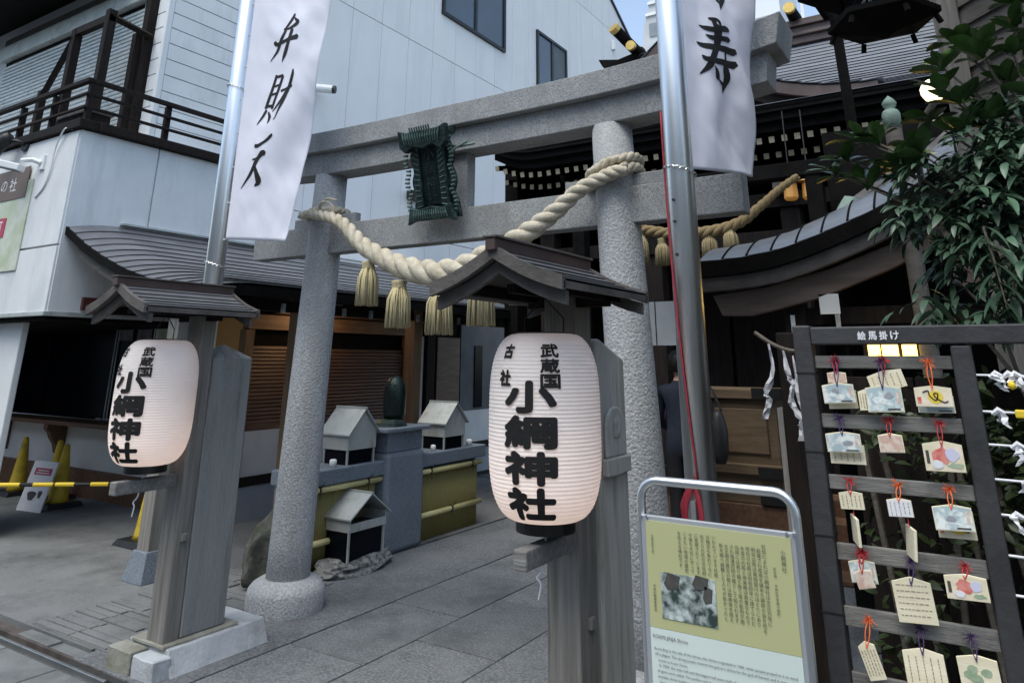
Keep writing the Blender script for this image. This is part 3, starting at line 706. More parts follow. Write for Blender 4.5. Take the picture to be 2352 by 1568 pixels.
def shelter(x, y, z0, zb, ze, za, wy, dx, label, open_gable=False):
    t = thing('shelter_box', label, 'box', (x, y, z0), 'small tin roofed shelter boxes')
    x0, x1, y0, y1 = x-dx/2, x+dx/2, y-wy/2, y+wy/2
    body = G()
    if open_gable:
        body.box(x0, x1, y0, y0+.012, zb, ze).box(x0, x1, y1-.012, y1, zb, ze).box(x0, x0+.012, y0+.012, y1-.012, zb, ze).box(x1-.012, x1, y0+.012, y1-.012, zb, zb+.06).box(x0+.012, x1-.012, y0+.012, y1-.012, zb, zb+.01)
        build('tray', body, 'tin_wall', t)
        build('ash', G().box(x0+.013, x1-.013, y0+.013, y1-.013, zb+.0105, zb+.03), 'joint', t)
    else:
        body.prism([(y0, zb), (y1, zb), (y1, ze), (y, za-.012), (y0, ze)], 'x', x0, x1)
        build('body', body, 'tin_wall', t)
    e = .025; th = .012
    for s, yy in ((-1, y0-e), (1, y1+e)):
        k = (za-ze)/(wy/2); zz_ = ze-k*e
        build('roof_sheet', G().prism([(y, za), (yy, zz_), (yy, zz_+th), (y, za+th)] if s < 0 else [(yy, zz_), (y, za), (y, za+th), (yy, zz_+th)], 'x', x0-.03, x1+.03), 'tin', t)
    build('ridge_cap', G().box(x0-.032, x1+.032, y-.012, y+.012, za+.004, za+.018), 'tin', t)
    for xx in (x0+.01, x1-.022):
        for yy in (y0+.005, y1-.02): build('leg', G().box(xx, xx+.014, yy, yy+.016, z0, zb), 'tin_wall', t)
    build('glass', G().box(x1-.03, x1-.024, y0+.022, y1-.021, z0, zb), 'glass_dark', t)
    build('glass', G().box(x0+.02, x1-.031, y0+.01, y0+.016, z0, zb), 'glass_dark', t)
    build('back_plate', G().box(x0+.02, x0+.03, y0+.02, y1-.022, z0+.002, zb), 'joint', t)
shelter(-4.83, 4.97, .745, .86, 1.0, 1.18, .34, .30, 'white roofed box standing on the coping before the granite pillar')
shelter(-4.83, 6.30, .745, .86, 1.0, 1.17, .34, .30, 'white roofed box standing on the coping beyond the granite pillar')
shelter(-4.58, 4.83, .09, .30, .405, .55, .42, .30, 'open gabled tin box standing on a rough stone slab', True)
for (x, y, s) in ((-4.72, 4.68, .03), (-4.70, 5.98, .025), (-4.72, 6.6, .035)):
    tag(build('offering_cup', G().lathe([(s*.7, 0), (s, .03), (s*.95, .055), (s*.6, .06)], (x, y, .745), 12), 'card', loc=(x, y, .745), smooth=True),
        {4.68: 'small white cup on the coping nearest the torii', 5.98: 'tiny white cup on the coping just past the pillar', 6.6: 'white cup at the far end of the coping'}[y], 'cup')
def rockmesh(c, r, seed, n=3):
    bm = bmesh.new(); bmesh.ops.create_icosphere(bm, subdivisions=n, radius=1)
    for v in bm.verts:
        k = 1 + .34*noise.noise(v.co*1.6 + Vector((seed, 0, 0))) + .16*noise.noise(v.co*4 + Vector((0, seed, 0)))
        v.co = Vector((v.co.x*r[0]*k, v.co.y*r[1]*k, max(v.co.z*r[2]*k, -r[2]*.6)))
    g = G(); bm.verts.index_update()
    g.add([v.co + Vector(c) for v in bm.verts], [tuple(v.index for v in f.verts) for f in bm.faces]); bm.free(); return g
tag(build('flat_rock', rockmesh((-4.56, 4.82, .04), (.20, .40, .075), 3.1), 'rock', loc=(-4.56, 4.82, 0)), 'rough pale stone slab carrying the open tin box', 'rock')
tag(build('boulder', rockmesh((-4.74, 4.13, .19), (.13, .21, .27), 3.7, 4), 'boulder', loc=(-4.74, 4.13, 0), smooth=True), 'mossy dark upright boulder behind the torii column', 'rock')

# ================================================================== MAIN HALL
ha = thing('shrine_hall', 'dark timber shrine hall with grey shingled roof and gold tipped ridge logs', 'shrine', (-2.3, 8.6, 0))
build('platform', G().box(-5.0, 1.0, 7.7, 10.5, 0, .55), 'wood_dark', ha)
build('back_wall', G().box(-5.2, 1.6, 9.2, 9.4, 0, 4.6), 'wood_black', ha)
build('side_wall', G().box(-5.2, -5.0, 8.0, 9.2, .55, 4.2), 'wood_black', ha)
for x in (-4.5, -3.1, -1.55, -.2, 1.0): build('column', G().box(x-.1, x+.1, 7.9, 8.1, .55, 3.5), 'wood_dark', ha, bevel=.01)
for z in (2.75, 3.15, 3.42): build('beam', G().box(-5.0, 1.4, 7.86, 8.14, z, z+.16), 'wood_dark', ha, bevel=.008)
for x in (-4.5, -3.1, -1.55, -.2):
    build('bracket_block', G().box(x-.09, x+.09, 7.62, 7.86, 3.28, 3.40).box(x-.13, x+.13, 7.66, 7.86, 3.405, 3.48), 'wood_roofboard', ha, bevel=.006)
def lifted(x): return .0 + .30*max(0, (-4.35-x)/.9)**2 + .22*max(0, (x-.2)/1.0)**2
rg = G(); rg.box(-.028, .028, 0, 1.5, -.032, .032, 0)
rme = mesh_of(rg, Vector(), 'rafter', ['wood_black', 'cream_paint']); rme.polygons[2].material_index = 1
k = 0; x = -5.0
while x < 1.2:
    inst('rafter', rme, ha, (x, 7.50, 3.79+lifted(x)), (radians(14), 0, 0))
    inst('rafter', rme, ha, (x+.01, 7.72, 3.68+lifted(x)*.8), (radians(10), 0, 0), (1, .9, .95)); x += .127
# main roof
hp = [(7.30, 4.10), (7.6, 4.20), (8.0, 4.40), (8.4, 4.66), (8.8, 4.97), (9.2, 5.32), (9.55, 5.66)]
def hall(s, l, lift):
    Y = lerp(9.55, 7.30, s); z = pl(hp, Y) + lifted(l)*s*s*1.2
    d = max(0, (-4.2-l)/.6) if l < -4.2 else max(0, (l-.25)/.6)
    if s < .75: z -= .13*min(d, 1)**2*(1-s)
    return (l, Y, z+lift)
lx = [-5.0, -4.8, -4.6, -4.4, -4.2, -3, -2, -1, 0, .25, .5, .75, 1.0, 1.25]
courses(ha, hall, 26, lx, 'hall_roof', lift=.018, ns=2)
dk = G(); dk.grid(lambda u, v: hall(v, lx[int(round(u*(len(lx)-1)))], -.02), len(lx)-1, 16)
build('roof_deck', dk, 'wood_black', ha, solid=.02)
ef = G()
for a, b in zip(lx, lx[1:]):
    for (q0, q1, yy) in ((.0, -.07, 7.31), (-.07, -.15, 7.36), (-.15, -.24, 7.44)):
        za, zb = 4.10+lifted(a)*1.2, 4.10+lifted(b)*1.2
        ef.quad((a, yy, za+q1), (b, yy, zb+q1), (b, yy, zb+q0), (a, yy, za+q0)); ef.quad((a, yy, za+q1), (a, yy+.3, za+q1), (b, yy+.3, zb+q1), (b, yy, zb+q1))
build('eave_edge', ef, 'wood_black', ha)
for k, (z0, z1, e) in enumerate(((5.60, 5.70, .14), (5.70, 5.74, .19), (5.74, 5.84, .13), (5.84, 5.88, .18), (5.88, 5.96, .12))):
    build('ridge_board', G().box(-4.15, .9, 9.55-e, 9.55+e, z0, z1), 'ridge_brown', ha, bevel=.005)
def klog(x):
    o = build('ridge_log', G().tube([(x, 9.2, 6.02), (x, 9.55, 6.02), (x, 9.95, 6.02)], [.07, .085, .07], 14), 'wood_black', ha)
    build('gold_cap', G().tube([(x, 9.14, 6.02), (x, 9.199, 6.02)], .074, 14), 'gold', o)
for x in (-3.76, -2.64, -1.52, -.40): klog(x)
for s in (1, -1):
    o = build('crossed_finial', G().tube([(-3.62, 9.55+.28*s, 5.8), (-3.95, 9.55-.45*s, 6.28)], .085, 12), 'wood_black', ha)
    if s > 0: build('gold_cap', G().tube([(-3.951, 9.55-.4505*s, 6.281), (-3.978, 9.55-.51*s, 6.32)], .088, 12), 'gold', o)
build('ridge_end_tile', G().prism([(-4.38, 6.0), (-4.32, 5.88), (-4.2, 5.72), (-4.0, 5.66), (-3.7, 5.66), (-3.66, 5.86), (-3.8, 5.98), (-4.05, 5.93)], 'y', 9.34, 9.5), 'wood_black', ha, bevel=.01)
build('ridge_end_tile', G().prism([(-4.26, 5.72), (-4.2, 5.60), (-3.9, 5.55), (-3.6, 5.6), (-3.7, 5.74), (-4.0, 5.77)], 'y', 9.25, 9.345), 'wood_black', ha, bevel=.01)
# dormer gable with curved boards over the eave
CXG = -2.72
def gz(d, z0=5.20): return z0 - 1.18*(d/2.15)**.62*.82 if d > 0 else z0
def gcurve(off):
    return [(d, 4.26+off + (2.2-d)**2*.205) for d in [2.2*k/14 for k in range(15)]]
for s in (-1, 1):
    a = gcurve(0); b = gcurve(-.13)
    poly = [(CXG+s*d, z) for d, z in a] + [(CXG+s*d, z) for d, z in reversed(b)]
    build('gable_board', G().prism(poly, 'y', 7.58, 7.66), 'ridge_brown', ha, bevel=.004, fixn=True)
    b2 = gcurve(-.131); c2 = gcurve(-.26); poly = [(CXG+s*d, z) for d, z in b2] + [(CXG+s*d, z) for d, z in reversed(c2)]
    build('gable_board', G().prism(poly, 'y', 7.66, 7.72), 'wood_dark', ha, fixn=True)
    def gs(sv, l, lift, s=s):
        d = 2.25*sv; return (CXG+s*d, l, 4.275 + (2.2-min(d, 2.2))**2*.205 + lift)
    courses(ha, gs, 12, [7.56, 8.0, 8.6, 9.2], 'hall_roof', lift=.016)
build('gable_infill', G().prism([(CXG+d*s, 4.16+(2.2-d)**2*.205) for s, d in [(1, 2.0), (1, 1.2), (1, .5), (1, 0), (-1, .5), (-1, 1.2), (-1, 2.0)]], 'y', 7.76, 7.82), 'wood_black', ha, fixn=True)
build('gable_pendant', G().prism([(CXG-.18, 5.0), (CXG+.18, 5.0), (CXG+.1, 4.75), (CXG, 4.62), (CXG-.1, 4.75)], 'y', 7.53, 7.575), 'wood_dark', ha, fixn=True)
# lintel curtain boards seen under the eave, steps
for k in range(4): build('step', G().box(-3.6, -.9, 7.7-.3*(k+1), 7.7-.3*k, 0, .55-.135*(k+.8)), 'wood_brown', ha, bevel=.008)
for x in (-4.0, -3.3, -2.6, -1.9, -1.2, -.5): build('door_panel', G().box(x, x+.66, 9.12, 9.18, .6, 2.7), 'wood_dark', ha, bevel=.01)

ob = thing('offering_box', 'wooden offering chest with raised panel and black metal corners before the hall', 'chest', (-1.95, 6.6, 0))
build('carcass', G().box(-2.55, -1.62, 6.75, 7.2, .45, 1.28), 'wood_box', ob, bevel=.008)
build('stand', G().box(-2.62, -1.55, 6.72, 7.25, 0, .45), 'wood_brown', ob, bevel=.008)
build('top_rail', G().box(-2.62, -1.56, 6.70, 7.24, 1.28, 1.36), 'wood_box', ob, bevel=.006)
build('raised_panel', G().box(-2.50, -1.70, 6.725, 6.748, .84, 1.20), 'wood_box', ob, bevel=.01)
build('lower_rail', G().box(-2.58, -1.60, 6.70, 6.748, .68, .76), 'wood_box', ob, bevel=.006)
for z in (.66, 1.285, .46): build('metal_corner', G().box(-1.80, -1.553, 6.692, 6.80, z, z+.085), 'ink', ob)
for k, (x, y) in enumerate(((-1.249, 6.5), (-1.105, 6.55))):
    hl = thing('hanging_lantern', ['gold hanging lantern under the hall eave beside a matching one', 'gold hanging lantern under the hall eave nearer the pavilion roof'][k], 'lantern', (x, y, 2.9))
    build('body', G().lathe([(.045, 0), (.06, .02), (.055, .14), (.03, .16)], (x, y, 2.93), 6), 'lamp_gold', hl)
    build('roof', G().lathe([(.09, 0), (.05, .03), (.012, .06), (.008, .12)], (x, y, 3.09), 6), 'gold', hl)
    build('chain', G().tube([(x, y, 3.2), (x, y, 3.75)], .006, 5), 'dark_metal', hl)

nb = thing('notice_board', 'tall pale notice board on posts behind the torii column', 'notice board', (-2.36, 6.2, 0))
build('panel', G().box(-2.50, -2.22, 6.19, 6.21, 1.72, 2.09), 'grey_plaster', nb)
build('panel_joint', G().box(-2.44, -2.432, 6.185, 6.189, 1.72, 2.09), 'ink', nb)
for x in (-2.51, -2.21): build('post', G().box(x-.02, x+.02, 6.21, 6.25, 0, 2.1), 'wood_dark', nb)

# ================================================================== TORII
to = thing('stone_torii', 'grey granite torii gate with a straw rope across the approach', 'torii', (-2.95, 3.88, 0))
for (xb, xt) in ((-4.27, -4.15), (-1.63, -1.745)):
    build('column', G().tube([(lerp(xb, xt, k/8), 3.88, lerp(.05, 2.96, k/8)) for k in range(9)], [lerp(.147, .122, k/8) for k in range(9)], 32), 'granite_pillar', to, smooth=True)
    build('base_stone', G().lathe([(.255, -.03), (.258, .0), (.258, .105), (.25, .13), (.225, .16), (.18, .185), (.14, .19)], (xb, 3.88, 0), 28), 'granite_pillar', to, smooth=True)
    xm = lerp(xb, xt, .88)
    s = 1 if xb < -3 else -1
    build('wedge', G().box(xm-.33, xm-.1, 3.85, 3.91, 2.566, 2.645), 'granite', to, bevel=.008)
    build('wedge', G().box(xm+.1, xm+.33, 3.85, 3.91, 2.566, 2.645), 'granite', to, bevel=.008)
build('tie_beam', G().box(-4.92, -.975, 3.82, 3.94, 2.35, 2.565), 'granite', to, bevel=.006)
build('centre_strut', G().box(-3.08, -2.80, 3.83, 3.93, 2.566, 2.95), 'granite', to, bevel=.006)
def lintel(z0, z1, x0, x1, y0, y1, slant):
    n = 26; g = G(); top, bot = [], []
    for k in range(n+1):
        x = lerp(x0, x1, k/n); r = .085*abs((x+2.95)/2.2)**4
        top.append((x + slant*(2*k/n-1), z1+r*1.25)); bot.append((x, z0+r))
    return G().prism(bot + top[::-1], 'y', y0, y1)
build('under_lintel', lintel(2.95, 3.118, -5.12, -.78, 3.775, 3.985, .02), 'granite', to, bevel=.005)
build('top_lintel', lintel(3.12, 3.275, -5.22, -.70, 3.715, 4.045, .035), 'granite', to, bevel=.006)

# bronze tablet
gk = thing('bronze_name_tablet', 'green bronze name tablet with cloud frame hung on the torii', 'tablet', (-2.965, 3.74, 2.48))
GM = Matrix.Translation((-2.965, 3.735, 2.485)) @ Matrix.Rotation(radians(13), 4, 'X')
def gpart(name, g, m, parent=gk, **k):
    g.v = [tuple(GM @ Vector(v)) for v in g.v]; return build(name, g, m, parent, **k)
H_ = .60
edge = []
for k in range(41):
    t = k/40; edge.append((.150 + .028*abs(sin(t*pi*3.5)) + .03*(t > .9) + .035*max(0, .12-t)/.12, t*H_))
gpart('back_plate', G().prism([(-x, z) for x, z in edge] + [(x, z) for x, z in edge[::-1]], 'y', 0, .035), 'bronze', fixn=True)
gpart('name_panel', G().box(-.075, .075, -.018, -.002, .10, .49), 'bronze_dark')
fr = G()
for s in (-1, 1):
    fr.prism([(s*.078, .09), (s*.135, .05), (s*.135, .55), (s*.078, .50)], 'y', -.035, -.001)
gpart('inner_frame', fr, 'bronze', fixn=True, bevel=.006)
gpart('top_hood', G().prism([(-.195, .50), (-.15, .46), (-.08, .50), (0, .475), (.08, .50), (.15, .46), (.195, .50), (.20, .62), (.14, .60), (-.14, .60), (-.20, .62)], 'y', -.085, -.036), 'bronze', fixn=True, bevel=.006)
gpart('bottom_hood', G().prism([(-.20, -.02), (-.14, .0), (.14, .0), (.20, -.02), (.17, .10), (.10, .075), (0, .095), (-.10, .075), (-.17, .10)], 'y', -.07, -.036), 'bronze', fixn=True, bevel=.006)
cl = G()
for s in (-1, 1):
    for k in range(19):
        t = (k+.8)/20; x = s*(.155 + .028*abs(sin(t*pi*3.5)))
        cl.tube([(x, -.03, .03+t*.53), (x+s*.03, -.035, .03+t*.53+.004)], [.011, .008], 6)
for k in range(9): cl.tube([(-.08+.02*k, -.09, .59), (-.08+.02*k, -.10, .625)], .006, 5)
for k in range(15):
    x_ = -.14+.02*k; cl.tube([(x_, -.088, .515), (x_*1.04, -.094, .555), (x_*1.1, -.088, .598)], [.004, .007, .005], 5)
    cl.tube([(x_, -.072, .012), (x_*.95, -.078, .04), (x_*.9, -.073, .07)], [.005, .007, .004], 5)
for s_ in (-1, 1):
    for k in range(12): cl.tube([(s_*.083, -.036, .10+.034*k), (s_*.128, -.040, .09+.038*k)], .0045, 5)
gpart('cloud_scrolls', cl, 'bronze_light', kind='stuff')
for k, ch in enumerate('小網神社'):
    v, f = text2d(ch, 1, .015, width=.085, height=.085)
    gpart('raised_character', G().add([(x, -.024, .44-.097*k+y) for x, y in v], f), 'bronze')
gpart('holding_bracket', G().tube([(.12, .0, .50), (.20, .04, .46), (.30, .10, .47)], .009, 6).tube([(.16, 0, .43), (.27, .06, .49)], .008, 6), 'bronze_light')

# sacred rope
def ropepath(pts, n=8): return smoothpath(pts, n)
def rope(name, label, pts, rads, pitch, m, strands=3, hand=1):
    t = thing(name, label, 'rope', pts[len(pts)//2])
    path = smoothpath([Vector((*p, )) for p in pts], 10); rr = smoothpath([Vector((r, 0, 0)) for r in rads], 10)
    # resample densely
    P_, Q = [path[0]], [rr[0].x]
    for a, b, ra, rb in zip(path, path[1:], rr, rr[1:]):
        for k in (1, 2, 3): P_.append(a.lerp(b, k/3)); Q.append(lerp(ra.x, rb.x, k/3))
    ph = 0; S = [[] for _ in range(strands)]; RR = []
    for k, p in enumerate(P_):
        tg = (P_[min(k+1, len(P_)-1)] - P_[max(k-1, 0)]).normalized()
        u = tg.cross(Vector((0, 1, 0))).normalized(); v = tg.cross(u)
        if k: ph += hand*2*pi*(p-P_[k-1]).length/(pitch*Q[k])
        for s in range(strands):
            a = ph + 2*pi*s/strands; S[s].append(p + (u*cos(a)+v*sin(a))*Q[k]*.50)
        RR.append(Q[k]*.60)
    for s in range(strands): build('strand', G().tube(S[s], RR, 10), m, t, smooth=True)
    return t
rp = [(-4.26, 3.70, 2.635), (-4.10, 3.68, 2.625), (-3.80, 3.66, 2.54), (-3.57, 3.66, 2.36), (-3.36, 3.66, 2.25), (-3.16, 3.66, 2.172), (-2.91, 3.66, 2.12), (-2.70, 3.66, 2.135), (-2.47, 3.66, 2.215), (-2.25, 3.66, 2.305), (-2.04, 3.66, 2.42), (-1.87, 3.67, 2.54), (-1.72, 3.70, 2.61), (-1.58, 3.70, 2.64)]
rr_ = [.030, .034, .044, .054, .064, .073, .082, .078, .069, .059, .050, .043, .038, .036]
ro = rope('sacred_rope', 'thick twisted pale straw rope swagged between the torii columns', rp, rr_, 5.4, 'rope', 3, 1)
def loop(cx, z, R, r, tilt):
    pts = [(cx+R*cos(a), 3.88+R*sin(a), z+tilt*cos(a)) for a in [2*pi*k/28 for k in range(29)]]
    return pts
for (cx, z) in ((-4.165, 2.66), (-1.735, 2.63), (-1.735, 2.69)):
    pts = loop(cx, z, .155, .03, .015 if cx < -3 else .05)
    for s in (0, pi):
        q = [Vector(p) + Vector((cos(a), sin(a), 0))*.014*cos(a*11+s) + Vector((0, 0, .014*sin(a*11+s))) for p, a in zip(pts, [2*pi*k/28 for k in range(29)])]
        build('binding', G().tube(smoothpath(q, 4), .019, 8), 'rope', ro, smooth=True)
build('knot', G().tube(smoothpath([(-4.06, 3.70, 2.66), (-4.0, 3.66, 2.70), (-3.93, 3.67, 2.69), (-3.9, 3.69, 2.63), (-4.0, 3.65, 2.60), (-4.08, 3.66, 2.66)], 5), .011, 6).tube(smoothpath([(-4.05, 3.68, 2.67), (-3.95, 3.66, 2.72), (-3.86, 3.68, 2.705)], 4), .009, 6), 'rope', ro, smooth=True)
def tassel(x, y, z1, z0, wt, label, m='straw', grp='straw tassels on the rope'):
    t = thing('straw_tassel', label, 'tassel', (x, y, z0), grp)
    build('neck', G().lathe([(wt*.26, 0), (wt*.30, .012), (wt*.26, .03), (wt*.32, .045), (wt*.24, .055)], (x, y, z1-.055), 14), m, t, smooth=True)
    g = G(); rnd = random.Random(x*91)
    for k in range(110):
        a = rnd.uniform(0, 2*pi); q = math.sqrt(rnd.uniform(.25, 1)); r0, r1 = wt*.27*q, wt*.52*q*rnd.uniform(.93, 1.05)
        j = a+rnd.uniform(-.12, .12); zb = z0+rnd.uniform(0, .012)
        g.tube([(x+r0*cos(a), y+r0*sin(a), z1-.05), (x+lerp(r0, r1, .6)*1.1*cos(a), y+lerp(r0, r1, .6)*1.1*sin(a), lerp(z1, zb, .4)), (x+r1*cos(j), y+r1*sin(j), zb)], [.006, .007, .0055], 4)
    build('fringe', g, m, t, kind='stuff', smooth=True)
    build('core', G().lathe([(wt*.30, 0), (wt*.30, (z1-z0)*.55), (wt*.18, (z1-z0)-.03)], (x, y, z0+.012), 12), 'straw_dark', t)
for x, z1, z0, wt, lb_ in ((-3.49, 2.235, 1.935, .155, 'straw tassel hanging nearest the torii column with the mossy boulder'), (-3.205, 2.09, 1.785, .172, 'straw tassel hanging left of the lowest one on the rope'),
                       (-2.865, 2.05, 1.74, .172, 'straw tassel hanging lowest at the middle of the rope'), (-2.555, 2.13, 1.785, .172, 'straw tassel half hidden behind the lantern roof gable'), (-2.265, 2.24, 1.90, .14, 'straw tassel hidden behind the lantern roof except its fringe')):
    tassel(x, 3.66, z1, z0, wt, lb_)
# smaller rope at the hall
rope('hall_rope', 'thin straw rope hung in front of the dark hall beams', [(-2.85, 5.8, 2.86), (-2.55, 5.8, 2.74), (-2.34, 5.8, 2.665), (-2.04, 5.8, 2.60), (-1.74, 5.8, 2.60), (-1.52, 5.8, 2.655), (-1.36, 5.8, 2.76), (-1.2, 5.8, 2.88), (-1.05, 5.8, 2.97)], [.03, .035, .042, .048, .048, .042, .035, .03, .026], 5.2, 'straw_dark', 3, -1)
for x, z1, z0, lb_ in ((-2.37, 2.66, 2.36, 'small tassel on the hall rope partly behind the torii column'), (-2.19, 2.58, 2.35, 'small tassel on the hall rope between column and flagpole'), (-1.785, 2.60, 2.375, 'small tassel on the hall rope just past the flagpole'), (-1.61, 2.635, 2.405, 'small tassel on the hall rope nearest the pavilion roof')):
    tassel(x, 5.8, z1, z0, .12, lb_, 'straw_dull', 'small tassels on the hall rope')
# frame that carries that rope
fr_ = thing('rope_frame', 'dark timber frame across the approach carrying the thin rope', 'frame', (-2, 5.8, 0))
for x in (-3.0, -.95): build('post', G().box(x-.06, x+.06, 5.84, 5.96, 0, 3.1), 'wood_black', fr_, bevel=.006)
build('beam', G().box(-3.15, -.8, 5.83, 5.97, 2.98, 3.10), 'wood_black', fr_, bevel=.006)

# ================================================================== LANTERNS
def lantern(x, y, zc, face, label, C2):
    t = thing('paper_lantern', label, 'lantern', (x, y, zc-.36), 'white paper lanterns on posts')
    hh, R, re = .332, .216, .112
    def rad(z):
        q = min(1, abs(z)/hh); return re + (R-re)*math.sqrt(max(0, 1-q**3.6))
    n = 47; prof = []
    for k in range(n*4+1):
        z = lerp(-hh, hh, k/(n*4)); prof.append((rad(z) + .0018*(abs(cos(pi*k/4))-.5), z))
    build('paper_shade', G().lathe(prof, (x, y, zc), 56, caps=False), 'lantern_paper', t, smooth=True)
    build('bottom_ring', G().lathe([(.090, 0), (.112, .001), (.112, .042), (.100, .044)], (x, y, zc-hh-.040), 28), 'lantern_black', t)
    build('top_ring', G().lathe([(.098, 0), (.108, .001), (.108, .010), (.09, .012)], (x, y, zc+hh-.006), 28), 'lantern_black', t)
    build('hanger', G().tube([(x-.09, y, zc+hh), (x-.09, y, zc+hh+.06), (x, y, zc+hh+.145), (x+.09, y, zc+hh+.06), (x+.09, y, zc+hh)], .003, 5), 'lantern_black', t)
    build('tie_cord', G().tube(smoothpath([(x, y, zc-hh-.04), (x+.01, y-.02, zc-hh-.09), (x+.005, y-.025, zc-hh-.16), (x-.02, y-.03, zc-hh-.19), (x-.005, y-.03, zc-hh-.21), (x-.015, y-.03, zc-hh-.26)], 5), .004, 5), 'paper_white', t)
    lt = bpy.data.lights.new('bulb', 'POINT'); lt.energy = .85; lt.color = (1, .78, .66); lt.shadow_soft_size = .04
    lo = bpy.data.objects.new('bulb', lt); COL.objects.link(lo); lo.parent = t; lo.location = (0, 0, .12)
    def put(ch, ang, z, w_, h_, bold):
        v, f = text2d(ch, 1, 0, width=w_-2*bold*h_, height=h_-2*bold*h_); v, f = refine(v, f, .03); nv = len(v); v, f = embolden(v, f, bold*h_)
        vs = []
        for q_, (a, b) in enumerate(v):
            zz_ = z+b; r = rad(zz_)+.0042+.00012*(q_//nv); th = face+ang+a/R
            vs.append((x+r*sin(th), y-r*cos(th), zc+zz_))
        build('lettering', G().add(vs, f), 'ink', t)
    for k, ch in enumerate('小網神社'): put(ch, 0, .104-.1195*k, .205, .114, .062)
    for k, ch in enumerate('武蔵国'): put(ch, radians(21), .266-.054*k, .076, .051, .045)
    put('古', radians(-28), .264, .056, .054, .05); put('社', radians(-28), .168, .058, .060, .05)
lantern(-4.07, 2.6, 1.365, radians(17), 'white paper lantern with black lettering beside the parking lot', None)
lantern(-1.50, 2.6, 1.365, radians(15), 'white paper lantern with black lettering beside the yellow information sign', None)

def lantern_stand(x, y0, y1, zr, label, post_r, wy0, wy1, foot):
    t = thing('lantern_stand', label, 'lantern stand', (x, wy1, 0), 'roofed lantern posts')
    build('post', G().box(post_r-.145, post_r, wy0, wy1, .12 if foot else 0, zr-.04), 'wood_grey', t, bevel=.008)
    build('arm', G().box(x-.028, x+.028, wy0-.36, wy0+.02, .895, .962), 'wood_grey_h', t, bevel=.006)
    build('hanging_rail', G().box(x-.018, x+.018, wy0-.42, wy0+.01, 1.84, 1.875), 'wood_dark', t)
    build('peg', G().box(post_r-.001, post_r+.018, (wy0+wy1)/2-.02, (wy0+wy1)/2+.02, .62, .66), 'wood_grey', t, bevel=.004)
    half = .292
    def prof_(d): return zr - .128*d/half - .014*sin(pi*min(1, d/half))
    for s in (-1, 1):
        def P(sv, l, lift, s=s):
            d = sv*half; return (x+s*d, l, prof_(d)+lift)
        courses(t, P, 6, [y0+.006, lerp(y0, y1, .5), y1-.006], 'copper_roof', lift=.009, ns=2)
        pts = [half*k/8 for k in range(9)]
        build('roof_board', G().prism([(x+s*d, prof_(d)-.002) for d in pts] + [(x+s*d, prof_(d)-.028) for d in reversed(pts)], 'y', y0+.004, y1-.004), 'wood_roofboard', t, fixn=True)
        for yy in (y0-.012, y1-.012):
            build('bargeboard', G().prism([(x+s*d, prof_(d)+.017) for d in pts] + [(x+s*d, prof_(d)-.034) for d in reversed(pts)], 'y', yy, yy+.024), 'wood_roofboard', t, fixn=True)
        pts2 = [half*.97*k/8 for k in range(9)]
        for yy in (y0+.03, y1-.05):
            build('bargeboard', G().prism([(x+s*d, prof_(d)-.036) for d in pts2] + [(x+s*d, prof_(d)-.085) for d in reversed(pts2)], 'y', yy, yy+.022), 'wood_roofboard', t, fixn=True)
    build('ridge_cap', G().box(x-.022, x+.022, y0-.03, y1+.01, zr-.008, zr+.038), 'ridge_brown', t, bevel=.004)
    build('ridge_top', G().box(x-.032, x+.032, y0-.035, y1+.012, zr+.039, zr+.048), 'wood_roofboard', t, bevel=.002)
    for z, b in ((1.87, .022), (1.83, .018)): build('cross_rail', G().box(x-.19, x+.19, wy0+.02, wy0+.06, z-b, z+b), 'wood_dark', t)
    for s in (-1, 1): build('purlin', G().box(x+s*.17-.02, x+s*.17+.02, y0+.06, y1-.06, 1.835, 1.872), 'wood_dark', t)
    return t
ls1 = lantern_stand(-4.07, 2.285, 3.02, 1.992, 'weathered timber lantern post with small roof on a concrete footing by the lot', -3.985, 2.785, 2.885, True)
ls2 = lantern_stand(-1.50, 2.235, 2.99, 1.992, 'weathered timber lantern post with small roof beside the information sign', -1.455, 2.775, 2.935, False)
ft = thing('concrete_footing', 'chipped pale concrete footing block under the lantern post', 'footing', (-4.05, 3.1, 0))
g = rockmesh((0, 0, 0), (1, 1, 1), 5, 2)
def rough_box(x0, x1, y0, y1, z0, z1, amp, seed, cut=.07, taper=0):
    bm = bmesh.new(); bmesh.ops.create_cube(bm, size=1)
    for v in bm.verts: v.co = Vector((lerp(x0, x1, v.co.x+.5), lerp(y0, y1, v.co.y+.5), lerp(z0, z1, v.co.z+.5)))
    bmesh.ops.bevel(bm, geom=bm.edges[:], offset=.006, segments=1, affect='EDGES')
    for _ in range(3):
        e = [e for e in bm.edges if e.calc_length() > cut]
        if e: bmesh.ops.subdivide_edges(bm, edges=e, cuts=1, use_grid_fill=True)
    for v in bm.verts:
        q = v.co*9+Vector((seed, 0, 0)); k = (v.co.z-z0)/(z1-z0)
        v.co += Vector((noise.noise(q), noise.noise(q+Vector((7, 0, 0))), noise.noise(q+Vector((0, 9, 0)))))*amp
        if taper and v.co.x > (x0+x1)/2: v.co.x += taper*(1-k)
    bm.verts.index_update(); g = G().add([v.co for v in bm.verts], [tuple(v.index for v in f.verts) for f in bm.faces]); bm.free(); return g
build('block', rough_box(-4.29, -3.93, 2.79, 3.42, -.02, .118, .005, 1, cut=.05, taper=.06), 'white_concrete', ft)
build('stone', rough_box(-4.31, -4.10, 2.685, 2.79, -.02, .105, .006, 4, cut=.04), 'stone_moss', ft)
build('stone', rough_box(-4.085, -3.90, 2.69, 2.795, -.02, .095, .006, 9, cut=.04), 'white_concrete', ft)
